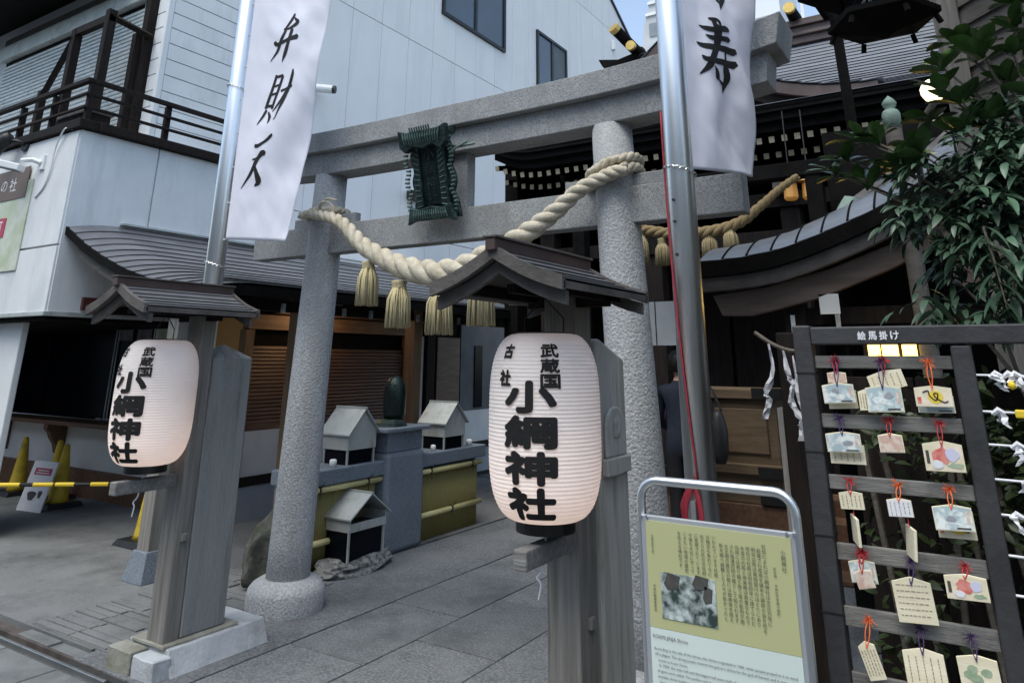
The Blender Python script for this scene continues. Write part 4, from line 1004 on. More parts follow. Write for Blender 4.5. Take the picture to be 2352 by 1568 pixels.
build('worn_cap', rough_box(-4.25, -3.95, 2.775, 3.25, .112, .134, .004, 6), 'stone_moss', ft)
def stone_post(x0, x1, y0, y1, z1, apex, label, z0, m):
    xm, ym = (x0+x1)/2, (y0+y1)/2; g = G()
    g.add([(x0, y0, z0), (x1, y0, z0), (x1, y1, z0), (x0, y1, z0), (x0, y0, z1), (x1, y0, z1), (x1, y1, z1), (x0, y1, z1), (xm, ym, apex)],
          [(3, 2, 1, 0), (0, 1, 5, 4), (1, 2, 6, 5), (2, 3, 7, 6), (3, 0, 4, 7), (4, 5, 8), (5, 6, 8), (6, 7, 8), (7, 4, 8)])
    return tag(build('stone_post', g, m, loc=(xm, ym, z0), bevel=.008), label, 'post')
stone_post(-4.21, -3.983, 2.89, 3.175, 1.60, 1.685, 'grey stone fence post with pyramid top behind the lantern post by the lot', .135, 'concrete_post')
p2 = thing('stone_post', 'stained grey stone post with worn carved knob beside the torii column', 'post', (-1.56, 3.1, 0))
build('shaft', G().prism([(2.965, 0), (3.26, 0), (3.26, 1.60), (3.10, 1.655), (3.0, 1.69), (2.97, 1.68)], 'x', -1.67, -1.45), 'stone_stained', p2, bevel=.012, fixn=True)
arch = [(3.01, 1.20), (3.20, 1.20), (3.20, 1.33)] + [(3.105+.095*cos(q), 1.33+.075*sin(q)) for q in [pi*k/10 for k in range(1, 10)]] + [(3.01, 1.33)]
build('worn_tablet', G().prism(arch, 'x', -1.4495, -1.428), 'stone_stained', p2, bevel=.012, fixn=True)
build('worn_ledge', rough_box(-1.452, -1.420, 2.99, 3.235, 1.13, 1.20, .005, 3, cut=.03), 'stone_stained', p2)
build('carving', rockmesh((-1.428, 3.105, 1.31), (.008, .045, .05), 4.2, 3), 'stone_stained', p2)

# ================================================================== FLAGPOLES AND BANNERS
def pole(x, y, label, chains, bolts):
    t = thing('flagpole', label, 'flagpole', (x, y, 0), 'steel flagpoles')
    build('shaft', G().tube([(x, y, 0), (x, y, 3), (x, y, 7.5)], [.066, .065, .062], 28), 'stainless', t, smooth=True)
    build('base_flange', G().lathe([(.12, 0), (.12, .02), (.075, .03)], (x, y, 0), 20), 'stainless', t)
    for z in chains:
        for k in range(18):
            a = 2*pi*k/18; q = Vector((x+.074*cos(a), y+.074*sin(a), z-.02*cos(a-.7)))
            d = Vector((-sin(a), cos(a), 0))*.014
            build('chain_link', G().tube([q-d, q-d*.5+Vector((0, 0, .006)), q+d*.5+Vector((0, 0, .006)), q+d], .0035, 5), 'chain', t)
    for z in bolts: build('bolt', G().tube([(x-.015, y-.064, z), (x-.016, y-.072, z)], .007, 8), 'dark_metal', t)
    return t
PL, PR = (-4.52, 3.2), (-1.10, 3.2)
pole(*PL, 'stainless flagpole with white banner behind the lantern post by the lot', (2.22, 3.55), ())
pole(*PR, 'stainless flagpole with white banner and red cord by the information sign', (2.44,), (2.3, 2.2, 2.05))
rr2 = thing('red_cord', 'red cord running down the flagpole to a tied bundle', 'cord', (-1.12, 3.13, 1.0))
cpts = []
for k in range(16):
    tt = k/15; a = lerp(radians(199), radians(282), tt**1.3); cpts.append((-1.10+.071*cos(a), 3.2+.071*sin(a), lerp(2.75, 1.10, tt)))
build('halyard', G().tube(cpts, .0042, 6), 'red_rope', rr2, smooth=True)
bd = G()
for k in range(7):
    a = k*.4; bd.tube(smoothpath([(-1.11+.01*cos(a), 3.122+.006*sin(a), 1.12), (-1.145+.012*sin(k*1.7), 3.112, 1.04), (-1.14+.01*k/7, 3.118, .93), (-1.105, 3.110, .90), (-1.078+.008*cos(k), 3.116, .95), (-1.085+.006*sin(k), 3.118, 1.05), (-1.105, 3.122, 1.125)], 4), .0065, 5)
build('bundle', bd, 'red_rope', rr2, smooth=True)
build('cleat', G().box(-1.115, -1.095, 3.10, 3.135, .94, 1.06), 'stainless', rr2)

S_JU = [[(1055,275,10),(1120,310,58),(1200,315,50),(1265,290,76),(1298,300,40)], [(1130,182,20),(1180,215,66),(1196,320,62),(1190,480,58),(1160,600,58),(1110,750,58),(1030,855,14)],
        [(1100,385,10),(1150,412,52),(1240,412,55),(1295,408,66)], [(1025,480,10),(1090,522,66),(1230,522,68),(1345,548,86)], [(1055,635,10),(1100,678,58),(1230,678,66),(1345,696,86)],
        [(1265,560,18),(1265,640,20),(1270,750,54),(1282,850,56),(1258,950,38),(1245,1022,4)], [(1205,880,8),(1225,905,30),(1262,935,44)], [(1160,745,12),(1182,800,38),(1190,865,40),(1202,886,15)]]
S_BEN = [[(335,90,14),(330,118,24),(300,172,18),(280,196,14)], [(280,200,10),(325,188,18),(368,166,28),(376,146,18)], [(345,122,10),(372,152,26)], [(222,276,24),(245,294,25),(310,272,24),(386,256,38)],
         [(292,205,20),(272,260,22),(250,340,20),(206,402,5)], [(340,200,24),(330,270,25),(312,360,28),(298,414,5)]]
S_ZAI = [[(192,500,20),(175,600,22),(150,702,20)], [(190,512,16),(240,505,20)], [(242,508,20),(226,600,20),(200,706,20)], [(180,572,14),(228,562,14)], [(170,622,14),(216,614,14)], [(155,690,18),(202,690,18)],
         [(158,715,20),(136,765,18),(108,802,5)], [(178,728,12),(196,760,22),(190,796,8)], [(250,602,16),(285,592,15),(322,574,20)], [(314,475,12),(316,520,24),(300,600,22),(275,680,20),(242,760,9),(228,776,4)], [(288,606,14),(252,680,17),(210,726,6)]]
S_TEN = [[(88,966,24),(112,966,22),(150,942,18),(185,906,20),(188,894,6)], [(85,1050,8),(118,1042,22),(150,1010,34),(160,1022,20)], [(140,1020,20),(112,1062,25),(100,1100,25),(70,1160,16),(26,1222,4)], [(104,1082,12),(128,1135,28),(146,1182,38),(122,1206,8)]]
def banner(a_top, b_top, a_bot, b_bot, ztop, label, wavef, glyphs, extra=0):
    """cloth between the pole edge (a) and the free edge (b), heights clamp to z; u across, v down"""
    t = thing('banner', label, 'banner', (a_bot[0], a_bot[1], a_bot[2]), 'white nobori banners')
    A0, B0, A1, B1 = map(Vector, (a_top, b_top, a_bot, b_bot))
    nrm = Vector((B0.y-A0.y, -(B0.x-A0.x), 0)).normalized()
    def S(u, v, off=0):
        p = A0.lerp(B0, u).lerp(A1.lerp(B1, u), v)
        q = Vector((u*2.2+v*1.3, v*9-u*2.0, a_top[0]))
        wr = .016*noise.noise(q)*min(1, u*4) + .008*noise.noise(q*2.6+Vector((3, 1, 0)))*min(1, u*5)
        return p + nrm*(wavef(u, v)+wr+off)
    cl = build('cloth', G().grid(S, 40, 120), 'flag', t, smooth=True)
    cl.modifiers.new('thick', 'SOLIDIFY').thickness = .0012
    for st, (u0, v0), (wu, hv) in glyphs:
        V, F = brush(st); xs_ = [p[0] for p in V]; ys_ = [p[1] for p in V]
        x0, x1, y0, y1 = min(xs_), max(xs_), min(ys_), max(ys_)
        def bendp(p):
            u = u0+((p[0]-x0)/(x1-x0)-.5)*wu; v = v0+((p[1]-y0)/(y1-y0)-.5)*hv
            return S(u, v, .0035)
        build('brush_character', G().add([bendp(p) for p in V], F), 'ink', t)
    for k in range(12):
        v = k/11; p = S(0, v); build('tie_loop', G().tube([p, p.lerp(Vector((a_top[0]-.08, a_top[1], p.z)), .5)], .006, 5), 'paper_white', t)
wL = lambda u, v: .030*u*sin(v*9+u*3.5) + .012*sin(v*23+u*7)*u + .05*u*u*sin(v*5+1)
# left banner runs from z=5.3 to 2.37 ; visible part below z=4.25
banner((-4.44, 3.2, 5.31), (-3.62, 3.42, 5.31), (-4.44, 3.2, 2.40), (-3.99, 3.33, 2.37), 5.3, 'white banner brushed with three black characters beside the parking lot', wL,
       [(S_BEN, (.48, .475), (.35, .135)), (S_ZAI, (.47, .638), (.42, .145)), (S_TEN, (.34, .805), (.37, .140))])
wR = lambda u, v: .018*sin(v*8+u*4)*u + .010*sin(u*11+v*4+1.2)*min(1, 3*u) + .02*u*sin(v*19-u*9)
banner((-1.035, 3.22, 4.6), (-.735, 3.66, 4.65), (-1.042, 3.22, 2.455), (-.855, 3.65, 2.49), 4.6, 'white banner brushed with a bold black character beside the information sign', wR,
       [(S_JU, (.46, .715), (.56, .185)), (S_JU, (.46, .503), (.56, .185))])

# ================================================================== INFORMATION SIGN
sg_ = thing('information_sign', 'yellow green and pale blue information sign in a rounded steel pipe frame', 'sign', (-.76, 2.3, 0))
SX0, SX1, SY = -.985, -.527, 2.3
arc = [(SX0, SY, 0), (SX0, SY, .6), (SX0, SY, 1.185)] + [(SX0+.055-.055*cos(a), SY, 1.19+.055*sin(a)) for a in [pi/2*k/6 for k in range(1, 7)]] + \
      [(SX1-.055+.055*sin(a), SY, 1.19+.055*cos(a)) for a in [pi/2*k/6 for k in range(0, 7)]] + [(SX1, SY, 1.185), (SX1, SY, .6), (SX1, SY, 0)]
build('pipe_frame', G().tube(arc, .0135, 12), 'stainless', sg_, smooth=True)
build('backing_panel', G().box(SX0+.004, SX1-.004, 2.283, 2.295, .36, 1.150), 'sign_grey', sg_, bevel=.003)
build('upper_sheet', G().box(SX0+.020, SX1-.016, 2.2795, 2.2825, .858, 1.136), 'sign_green', sg_)
build('lower_sheet', G().box(SX0+.020, SX1-.016, 2.2795, 2.2825, .375, .857), 'sign_blue', sg_)
for x in (SX0+.006, SX0+.024, SX1-.024, SX1-.006): build('rivet', G().tube([(x, 2.2835, 1.146), (x, 2.276, 1.146)], .004, 8), 'stainless', sg_)
build('picture', G().box(-.925, -.762, 2.2775, 2.279, .886, 1.004), 'photo_print', sg_)
for (a, b, c, d) in ((-.915, .975, .05, .03), (-.83, .985, .05, .025), (-.80, .955, .03, .03)):
    build('picture_roof', G().prism([(a, b), (a+c*.25, b+d), (a+c, b+d*.8), (a+c*.85, b-d*.3), (a+c*.2, b-d*.5)], 'y', 2.2762, 2.2772), 'ink_soft', sg_, fixn=True)
def sign_text(s, X, Z, w=None, h=None, align='CENTER', bold=.012):
    v, f = text2d(s, 1, bold, width=w, height=h)
    build('lettering', G().add([(X+a, 2.2765, Z+b) for a, b in v], f), 'ink_soft', sg_)
def column(s, X, ztop, cs):
    n = len(s); v, f = text2d('\n'.join(s), 1, .012, height=cs*n*.98)
    k = 1.0; xs_ = [p[0] for p in v]; ww = max(xs_)-min(xs_); k = cs*.95/ww
    build('lettering', G().add([(X+a*k, 2.2765, ztop-cs*n/2+b) for a, b in v], f), 'ink_soft', sg_)
column('小網神社', -.566, 1.105, .0135); column('所在地', -.592, 1.06, .0085); column('中央区日本橋小網町', -.592, 1.02, .0085)
JP = ['社伝によれば小網神社は文正元年に', '創建され疫病を鎮めた網師の翁を祀る', '明治以降は東堀留川のほとりにあり', '現在の社殿は昭和四年に建てられた', '木造の社殿と神楽殿は貴重なもので', '向拝には昇り龍と降り龍の彫刻が施', 'され強運厄除の龍として知られます', '大正期の震災の際には御神体を抱え', '新大橋へ避難した人々が助かったと']
for k, s in enumerate(JP): column(s, -.617-.0150*k, 1.115 - (.012 if k else 0), .0122 if k else .0125)
JP2 = ['いわれています社殿', 'は戦災も免れて今に', '伝えられ区の文化財', 'に登録されています', '今後も大切に守って', 'いきたい地域の歴史', 'を伝える神社です']
for k, s in enumerate(JP2): column(s, -.757-.0172*k, 1.118, .0118)
column('令和五年三月', -.945, 1.10, .0085); column('中央区教育委員会', -.945, .97, .0088)
sign_text('KOAMI JINJA Shrine', -.905, .836, w=.105, bold=.02)
EN = ['According to the tale of the shrine, this shrine originated in 1466, when people prayed to it to ward', 'off a plague. The spring people revered the god as a shrine for the god of harvest and it came to be', 'known as Koami Shrine.', 'In 1929, the main hall and the kagura hall were built of cypress and valuable carvings of twin', 'dragons were added. The pavilion and the shrine escaped the fires of the war and are now the only',
      'wooden shrine buildings remaining in this quarter of the city. The dragons are said to bring good', 'fortune and to drive away misfortune. During the earthquake many people were saved by carrying', 'the shrine treasures to the bridge. The shrine is registered as a cultural property of the ward.']
for k, s in enumerate(EN): sign_text(s, -.757 if len(s) > 60 else -.90, .806-.0135*k, w=.385*len(s)/98)

# ================================================================== EMA RACK
er = thing('ema_rack', 'black timber rack of weathered slats holding votive plaques', 'rack', (-.27, 2.56, 0))
build('post', G().box(-.533, -.478, 2.535, 2.60, 0, 1.708), 'rack_black', er, bevel=.006)
build('post', G().box(-.098, -.045, 2.535, 2.60, 0, 1.645), 'rack_black', er, bevel=.006)
build('top_bar', G().box(-.477, .55, 2.53, 2.595, 1.648, 1.702), 'rack_black', er, bevel=.005)
build('post', G().box(.50, .555, 2.535, 2.60, 0, 1.645), 'rack_black', er, bevel=.006)
for z1, z0 in ((1.615, 1.577), (1.443, 1.402), (1.27, 1.230), (1.085, 1.040), (.922, .872), (.76, .71), (.58, .53)):
    build('slat', G().box(-.477, -.099, 2.552, 2.568, z0, z1), 'rack_slat', er, bevel=.003)
for z in (1.56, 1.33, 1.1, .9): build('metal_band', G().box(-.5345, -.4765, 2.5335, 2.6015, z, z+.005), 'ink', er)
for k, ch in enumerate('絵馬掛け'):
    v, f = text2d(ch, 1, 0, width=.0225, height=.0245); nv = len(v); v, f = embolden(v, f, .0007)
    build('lettering', G().add([(-.328+.0305*k+a, 2.5285-.00012*(q_//nv), 1.674+b) for q_, (a, b) in enumerate(v)], f), 'paper_white', er)

EMA = [ # name, X, Z, w, h, tilt, art, layer, cord, label
 ('a', -.414, 1.551, .054, .034, 1, 'pink', 1, 'red', 'small pinkish plaque tucked above the pale blue pair on the top slat'),
 ('b2', -.408, 1.489, .083, .059, 3, 'plain', 2, None, 'plain wooden plaque peeking out under a pale blue one on the top slat'),
 ('b', -.413, 1.506, .090, .060, 3, 'blue', 0, 'purple', 'pale blue painted plaque on the top slat beside the rack post'),
 ('c', -.278, 1.545, .099, .056, 14, 'text', 2, 'red', 'tilted plaque with handwriting behind a pale blue one on the top slat'),
 ('c2', -.340, 1.488, .040, .060, 2, 'text', 1, None, 'narrow written plaque half hidden on the top slat'),
 ('c3', -.288, 1.494, .097, .077, 2, 'blue', 0, 'purple', 'large pale blue painted plaque in the middle of the top slat'),
 ('d2', -.158, 1.484, .094, .053, 1, 'blue', 2, None, 'plaque mostly hidden behind the yellow painted one on the top slat'),
 ('d', -.159, 1.504, .095, .058, .6, 'yellow', 0, 'orange', 'plaque with a yellow disc and black squiggle on an orange cord'),
 ('e2', -.413, 1.334, .098, .060, 1, 'text', 2, None, 'written plaque showing below a pale blue one on the second slat'),
 ('e', -.416, 1.367, .097, .058, 2, 'blue', 0, 'purple', 'pale blue painted plaque on the second slat beside the rack post'),
 ('f', -.287, 1.372, .065, .053, 2.6, 'pink', 0, 'red', 'small pinkish plaque alone in the middle of the second slat'),
 ('g', -.158, 1.345, .098, .080, 1, 'red', 0, 'red', 'red and white painted plaque on the second slat'),
 ('h', -.414, 1.209, .065, .049, 3, 'text', 0, 'red', 'small plaque with brown writing on the third slat'),
 ('i', -.288, 1.202, .064, .049, 3, 'white', 0, 'orange', 'small whitish plaque with a long orange cord on the third slat'),
 ('j', -.157, 1.174, .092, .080, 1.6, 'yellow', 2, None, 'plaque with yellow paint behind the pale blue one on the third slat'),
 ('j2', -.159, 1.190, .095, .066, 3, 'blue', 0, 'orange', 'pale blue painted plaque on an orange cord on the third slat'),
 ('k', -.409, 1.023, .070, .061, 4, 'blue', 1, 'red', 'small pale plaque behind a pink one on the fourth slat'),
 ('k2', -.406, 1.006, .046, .048, 14, 'pink', 0, 'red', 'tiny tilted pink plaque on the fourth slat'),
 ('l', -.285, .973, .097, .112, 4, 'letter', 0, 'purple', 'tall cream plaque covered in handwriting on the fourth slat'),
 ('m', -.154, 1.023, .099, .062, 2, 'red', 0, 'red', 'red and white painted plaque on the fourth slat'),
 ('n', -.414, .807, .044, .092, 16, 'text', 0, 'orange', 'narrow bookmark shaped plaque on the fifth slat'),
 ('o', -.282, .815, .099, .090, 3, 'text', 0, 'purple', 'cream plaque with vertical writing on the fifth slat'),
 ('p', -.157, .830, .092, .075, 3, 'green', 0, 'purple', 'green smudged plaque behind leaves on the fifth slat')]
SLATZ = [1.60, 1.43, 1.255, 1.065, .90]
for nm, X, Z, w_, h_, tilt, art, layer, cord, label in EMA:
    y = 2.545 - .022*(2-layer)*.55 - .004
    y = {0: 2.518, 1: 2.530, 2: 2.541}[layer]
    t = thing('votive_plaque', label, 'plaque', (X, y, Z-h_/2), 'wooden votive plaques on the rack')
    Mx = Matrix.Translation((X, y, Z)) @ Matrix.Rotation(-radians(tilt), 4, 'Y') @ Matrix.Rotation(radians(random.uniform(-3, 3)), 4, 'X')
    rz = random.Random(nm)
    def pp(name, g, m, **k):
        g.v = [tuple(Mx @ Vector(v)) for v in g.v]; return build(name, g, m, t, **k)
    a, b = w_/2, h_/2; sh_ = .12*h_
    base = {'blue': 'ema_blue', 'pink': 'ema_pink'}.get(art, 'ema_wood')
    pp('board', G().prism([(-a, -b), (a, -b), (a, b-sh_), (0, b), (-a, b-sh_)], 'y', 0, .006), 'ema_wood', bevel=.0006, fixn=True)
    if art in ('blue', 'pink'):
        pp('painting', G().prism([(-a*.94, -b*.92), (a*.94, -b*.92), (a*.94, b*.70), (0, b*.86), (-a*.94, b*.70)], 'y', -.0008, -.0002), base, fixn=True)
        if art == 'blue':
            for q_ in range(3):
                cx_, cz_ = rz.uniform(-a*.5, a*.4), rz.uniform(-b*.4, b*.4)
                pp('swirl', G().prism([(cx_+a*.30*cos(q)*rz.uniform(.6, 1.2), cz_+b*.26*sin(q)*rz.uniform(.6, 1.2)) for q in [2*pi*k/14 for k in range(14)]], 'y', -.0013-.0002*q_, -.0009-.0002*q_), ('ema_blue', 'paint_ice', 'sign_grey')[q_], fixn=True)
            pp('seal_mark', G().box(a*.68, a*.84, -.0014, -.0009, -b*.4, b*.5), 'ema_pink')
            pp('lettering', G().box(a*.1, a*.8, -.0014, -.0009, -b*.85, -b*.72), 'ink_soft')
    if art in ('red', 'yellow'): pp('print_sheet', G().prism([(-a*.95, -b*.93), (a*.95, -b*.93), (a*.95, b*.66), (0, b*.80), (-a*.95, b*.66)], 'y', -.00018, -.00005), 'ema_print', fixn=True)
    if art in ('red',):
        pp('painting', G().lathe([(.0, 0), (b*.62, .0005)], (0, 0, 0), 4) if False else G().prism([(-a*.1+b*.62*cos(q)*rz.uniform(.8, 1.12), b*.0+b*.58*sin(q)*rz.uniform(.8, 1.12)) for q in [2*pi*k/18 for k in range(18)]], 'y', -.0010, -.0002), 'paint_red', fixn=True)
        pp('painting', G().prism([(a*.45+b*.45*cos(q)*rz.uniform(.8, 1.12), b*.12+b*.45*sin(q)*rz.uniform(.8, 1.12)) for q in [2*pi*k/14 for k in range(14)]], 'y', -.0014, -.0006), 'paint_lilac', fixn=True)
        pp('painting', G().prism([(-a*.35+b*.4*cos(q)*rz.uniform(.8, 1.12), -b*.55+b*.28*sin(q)*rz.uniform(.8, 1.12)) for q in [2*pi*k/12 for k in range(12)]], 'y', -.0016, -.0008), 'paper_white', fixn=True)
        pp('painting', G().prism([(a*.55+b*.5*cos(q)*rz.uniform(.8, 1.12), -b*.6+b*.18*sin(q)*rz.uniform(.8, 1.12)) for q in [2*pi*k/12 for k in range(12)]], 'y', -.0012, -.0004), 'paint_green', fixn=True)
        pp('lettering', G().box(-a*.88, -a*.72, -.0010, -.0003, -b*.5, b*.35), 'ink_soft')
    if art == 'yellow':
        pp('painting', G().prism([(a*.1+b*.8*cos(q)*.85, -b*.1+b*.62*sin(q)) for q in [2*pi*k/16 for k in range(16)]], 'y', -.0008, -.0002), 'paint_yellow', fixn=True)
        pp('ink_curl', G().tube(smoothpath([(-a*.55, -.0014, b*.35), (-a*.25, -.0014, b*.5), (-a*.2, -.0014, b*.05), (a*.1, -.0014, -b*.4), (a*.25, -.0014, b*.2), (a*.05, -.0014, b*.25), (a*.1, -.0014, -b*.1), (a*.5, -.0014, -b*.55), (a*.75, -.0014, -b*.45)], 5), [.0016]*41, 4), 'ink')
        pp('seal_mark', G().box(-a*.88, -a*.68, -.0010, -.0003, -b*.7, -b*.1), 'paint_red')
    if art in ('text', 'letter', 'white'):
        if art == 'white': pp('painting', G().prism([(-a*.95, -b*.93), (a*.95, -b*.93), (a*.95, b*.72), (0, b*.9), (-a*.95, b*.72)], 'y', -.0008, -.0002), 'paper_white', fixn=True)
        lines = G(); nrow = 6 if art == 'letter' else 5
        if art == 'letter':
            for k in range(nrow):
                x = -a*.8
                while x < a*.7:
                    q = rz.uniform(.004, .012); lines.box(x, min(x+q, a*.8), -.0012, -.0009, b*.62-k*h_*.13, b*.62-k*h_*.13+.0016); x += q+.003
        else:
            for k in range(nrow):
                z = b*.55
                while z > -b*.7:
                    q = rz.uniform(.003, .009); lines.box(-a*.75+k*a*.36, -a*.75+k*a*.36+.0020, -.0012, -.0009, max(z-q, -b*.85), z); z -= q+.0025
        pp('handwriting', lines, 'pencil', kind='stuff')
    if art == 'green':
        for k in range(5):
            cx_, cz_ = rz.uniform(-a*.6, a*.6), rz.uniform(-b*.6, b*.3)
            pp('painting', G().prism([(cx_+.016*cos(q)*rz.uniform(.7, 1), cz_+.010*sin(q)) for q in [2*pi*j/9 for j in range(9)]], 'y', -.0008-.0003*k, -.0002-.0003*k), 'paint_green', fixn=True)
    if cord:
        zs = min((s for s in SLATZ), key=lambda s: abs(s-(Z+h_/2+.03)))
        cm = cord+'_cord'; top = Vector((X+rz.uniform(-.006, .006), 2.548, zs+.008)); hole = Mx @ Vector((0, -.002, b*.62))
        build('cord', G().tube(smoothpath([hole, hole.lerp(top, .5)+Vector((-.006, -.008, 0)), top], 4), .0016, 5).tube(smoothpath([hole, hole.lerp(top, .5)+Vector((.006, -.01, 0)), top], 4), .0016, 5), cm, t)
        fz = G()
        for k in range(34):
            d = Vector((rz.uniform(-1, 1), rz.uniform(-.8, -.1), rz.uniform(-.6, .9))).normalized()*rz.uniform(.008, .026)
            q0 = top.lerp(hole, .15)
            fz.tube([q0, q0+d*.6+Vector((0, 0, .002)), q0+d], .0008, 3)
        build('cord_knot', fz, cm, t, kind='stuff')
for (x, z, dz, rot, lab) in ((-.412, 1.13, .072, 0, 'plaque hanging edge on below the small brown written one'), (-.271, 1.115, .078, 6, 'plaque hanging nearly edge on below the whitish one')):
    t = thing('votive_plaque', lab, 'plaque', (x, 2.52, z-dz/2), 'wooden votive plaques on the rack')
    o = build('board', G().box(-.004, .004, -.045, .045, -dz/2, dz/2), 'ema_wood', bevel=.001)
    o.parent = t; o.location = (0, 0, dz/2); o.rotation_euler = (0, radians(rot), radians(18))
    build('cord', G().tube([(x, 2.52, z+dz/2), (x-.004, 2.535, z+dz/2+.05)], .0014, 5), 'red_cord', t)

# fortune-paper lines beside the rack
def strip(g, p, L_, rz, wd=.016):
    n = 5; a = rz.uniform(-.5, .5)
    pts = [Vector(p)]
    for k in range(n): pts.append(pts[-1] + Vector((rz.uniform(-.012, .012), rz.uniform(-.008, .008), -L_/n)))
    tw = rz.uniform(0, pi)
    for k in range(n):
        d0 = Vector((cos(tw+k*.5), sin(tw+k*.5)*.6, rz.uniform(-.2, .2)))*wd/2; d1 = Vector((cos(tw+k*.5+.5), sin(tw+k*.5+.5)*.6, rz.uniform(-.2, .2)))*wd/2
        g.quad(pts[k]-d0, pts[k]+d0, pts[k+1]+d1, pts[k+1]-d1)
LZ = [1.563, 1.466, 1.38, 1.292, 1.205, 1.107, 1.014, .904, .80]
ORD = ['topmost', 'second', 'third', 'fourth', 'fifth', 'sixth', 'seventh', 'eighth', 'lowest']
for k, z in enumerate(LZ):
    tag(build('paper_line', G().tube([(-.046, 2.545, z), (.25, 2.545, z-.004), (.50, 2.545, z)], .0035, 6), 'paper_white', loc=(.2, 2.545, z)), 'white cord for fortune papers on the rack, %s from its top bar' % ORD[k], 'cord')
rz = random.Random(5)
XS = {0: (.0, .03, .045, .08, .2), 1: (-.01, .06, .3), 2: (.02, .15), 3: (.03, .055, .25), 4: (-.012, .06, .2), 5: (.035, .06), 6: (.0, .045, .3), 7: (-.005, .02, .2), 8: (.01, .1)}
for k, z in enumerate(LZ):
    for x in XS[k]:
        g = G(); strip(g, (x, 2.535, z+.006), rz.uniform(.03, .06), rz); strip(g, (x+.006, 2.538, z+.006), rz.uniform(.02, .05), rz)
        g.tube([(x-.012, 2.543, z-.006), (x+.002, 2.536, z+.006), (x+.016, 2.543, z-.003)], [.006, .009, .006], 6)
        cnt_ = ['nearest the rack post', 'second from the rack post', 'third from the rack post', 'fourth from the rack post', 'farthest from the rack post'][list(XS[k]).index(x)]; tag(build('fortune_paper', g, 'paper_white', loc=(x, 2.54, z), solid=.0006), 'white fortune paper knotted on the %s cord, %s' % (ORD[k], cnt_), 'paper', 'fortune papers knotted on the cords')
tag(build('yellow_paper', G().box(.03, .14, 2.525, 2.54, 1.452, 1.474), 'yellow', loc=(.08, 2.53, 1.45), bevel=.004), 'folded yellow paper strip on the second cord', 'paper')
tag(build('yellow_charm', G().lathe([(.001, 0), (.009, .006), (.010, .014), (.004, .024)], (.035, 2.525, 1.525), 10), 'yellow', loc=(.035, 2.525, 1.525), smooth=True), 'tiny yellow charm hanging among papers on the topmost cord', 'charm')
# tall paper streamers on the branch
for k, pts in enumerate(([(-.82, 1.67), (-.812, 1.56), (-.85, 1.46), (-.838, 1.44), (-.866, 1.36)], [(-.76, 1.64), (-.748, 1.54), (-.735, 1.50), (-.748, 1.43), (-.715, 1.36), (-.722, 1.28)], [(-.722, 1.62), (-.715, 1.5), (-.700, 1.38), (-.72, 1.34)])):
    rq = random.Random(k+40); P3 = smoothpath([Vector((p[0], 3.40, p[1])) for p in pts], 4); g = G(); row = []
    for j, p in enumerate(P3):
        wd = (.010 + .022*min(1, j/5))*rq.uniform(.65, 1.15); tw = rq.uniform(-.9, .9)
        row.append((p+Vector((-wd/2*cos(tw), -wd*.5*sin(tw)+rq.uniform(-.006, .006), rq.uniform(-.004, .004))), p+Vector((0, rq.uniform(-.012, .004), 0)), p+Vector((wd/2*cos(tw), wd*.5*sin(tw), rq.uniform(-.004, .004)))))
    for r0, r1 in zip(row, row[1:]):
        g.quad(r0[0], r0[1], r1[1], r1[0]); g.quad(r0[1], r0[2], r1[2], r1[1])
    tag(build('paper_streamer', g, 'paper_grey', loc=(pts[0][0], 3.4, pts[-1][1]), solid=.001), ['white folded paper streamer hanging nearest the offering chest', 'long white folded paper streamer on the brown post', 'narrow white paper streamer hugging the rack post'][k], 'streamer')
tag(build('streamer_branch', G().tube(smoothpath([(-.88, 3.42, 1.72), (-.80, 3.42, 1.665), (-.72, 3.42, 1.64), (-.66, 3.45, 1.66)], 4), .009, 6), 'bark', loc=(-.8, 3.42, 1.6)), 'thin bare branch carrying white paper streamers', 'branch')
po2 = thing('brown_post', 'reddish brown timber post carrying paper streamers behind the rack', 'post', (-.76, 3.55, 0))
build('shaft', G().box(-.81, -.70, 3.50, 3.61, 0, 1.72), 'wood_dark', po2, bevel=.006)
build('edge_strip', G().box(-.835, -.812, 3.5, 3.56, 0, 1.40), 'wood_grey', po2)

# ================================================================== RIGHT PAVILION
pv = thing('side_pavilion', 'dark timber side pavilion with curved grey tiled verge beside the approach', 'pavilion', (-.3, 5.5, 0))
pp_ = [(-1.46, 2.19), (-1.20, 2.20), (-.94, 2.238), (-.69, 2.32), (-.42, 2.421), (-.19, 2.543), (.1, 2.74), (.5, 3.06), (.9, 3.42)]
def pav_roof(s, l, lift):
    X = lerp(.9, -1.46, s); z = pl(pp_, X)
    d = min(1, (l-4.5)/.55) if l < 5.05 else 1; z += .31*(1-(1-d)**2)*(1-.55*s)
    return (X, l, z+lift)
pls = [4.5, 4.56, 4.63, 4.72, 4.82, 4.95, 5.05, 5.6, 6.3]
courses(pv, pav_roof, 16, pls, 'pavilion_roof', lift=.006)
for k in range(1, 16): build('course_shade_line', G().tube([pav_roof(k/16, l, .006) for l in pls], .0075, 6), 'wood_black', pv)  # dark rods drawn in as the shade lines along the course edges
dk = G(); dk.grid(lambda u, v: pav_roof(v, pls[int(round(u*8))], -.02), 8, 16); build('roof_deck', dk, 'wood_black', pv, solid=.02)
vx = [-1.46+.157*k for k in range(16)]
def vband(o0, o1, x0=-1.46): 
    v = [x for x in vx if x >= x0-.001]; return [(x, pl(pp_, x)+o0) for x in v] + [(x, pl(pp_, x)+o1) for x in reversed(v)]
build('verge_board', G().prism(vband(-.002, -.10), 'y', 4.49, 4.54), 'wood_black', pv, fixn=True, bevel=.004)
build('verge_board', G().prism(vband(-.101, -.185), 'y', 4.52, 4.57), 'wood_roofboard', pv, fixn=True, bevel=.004)
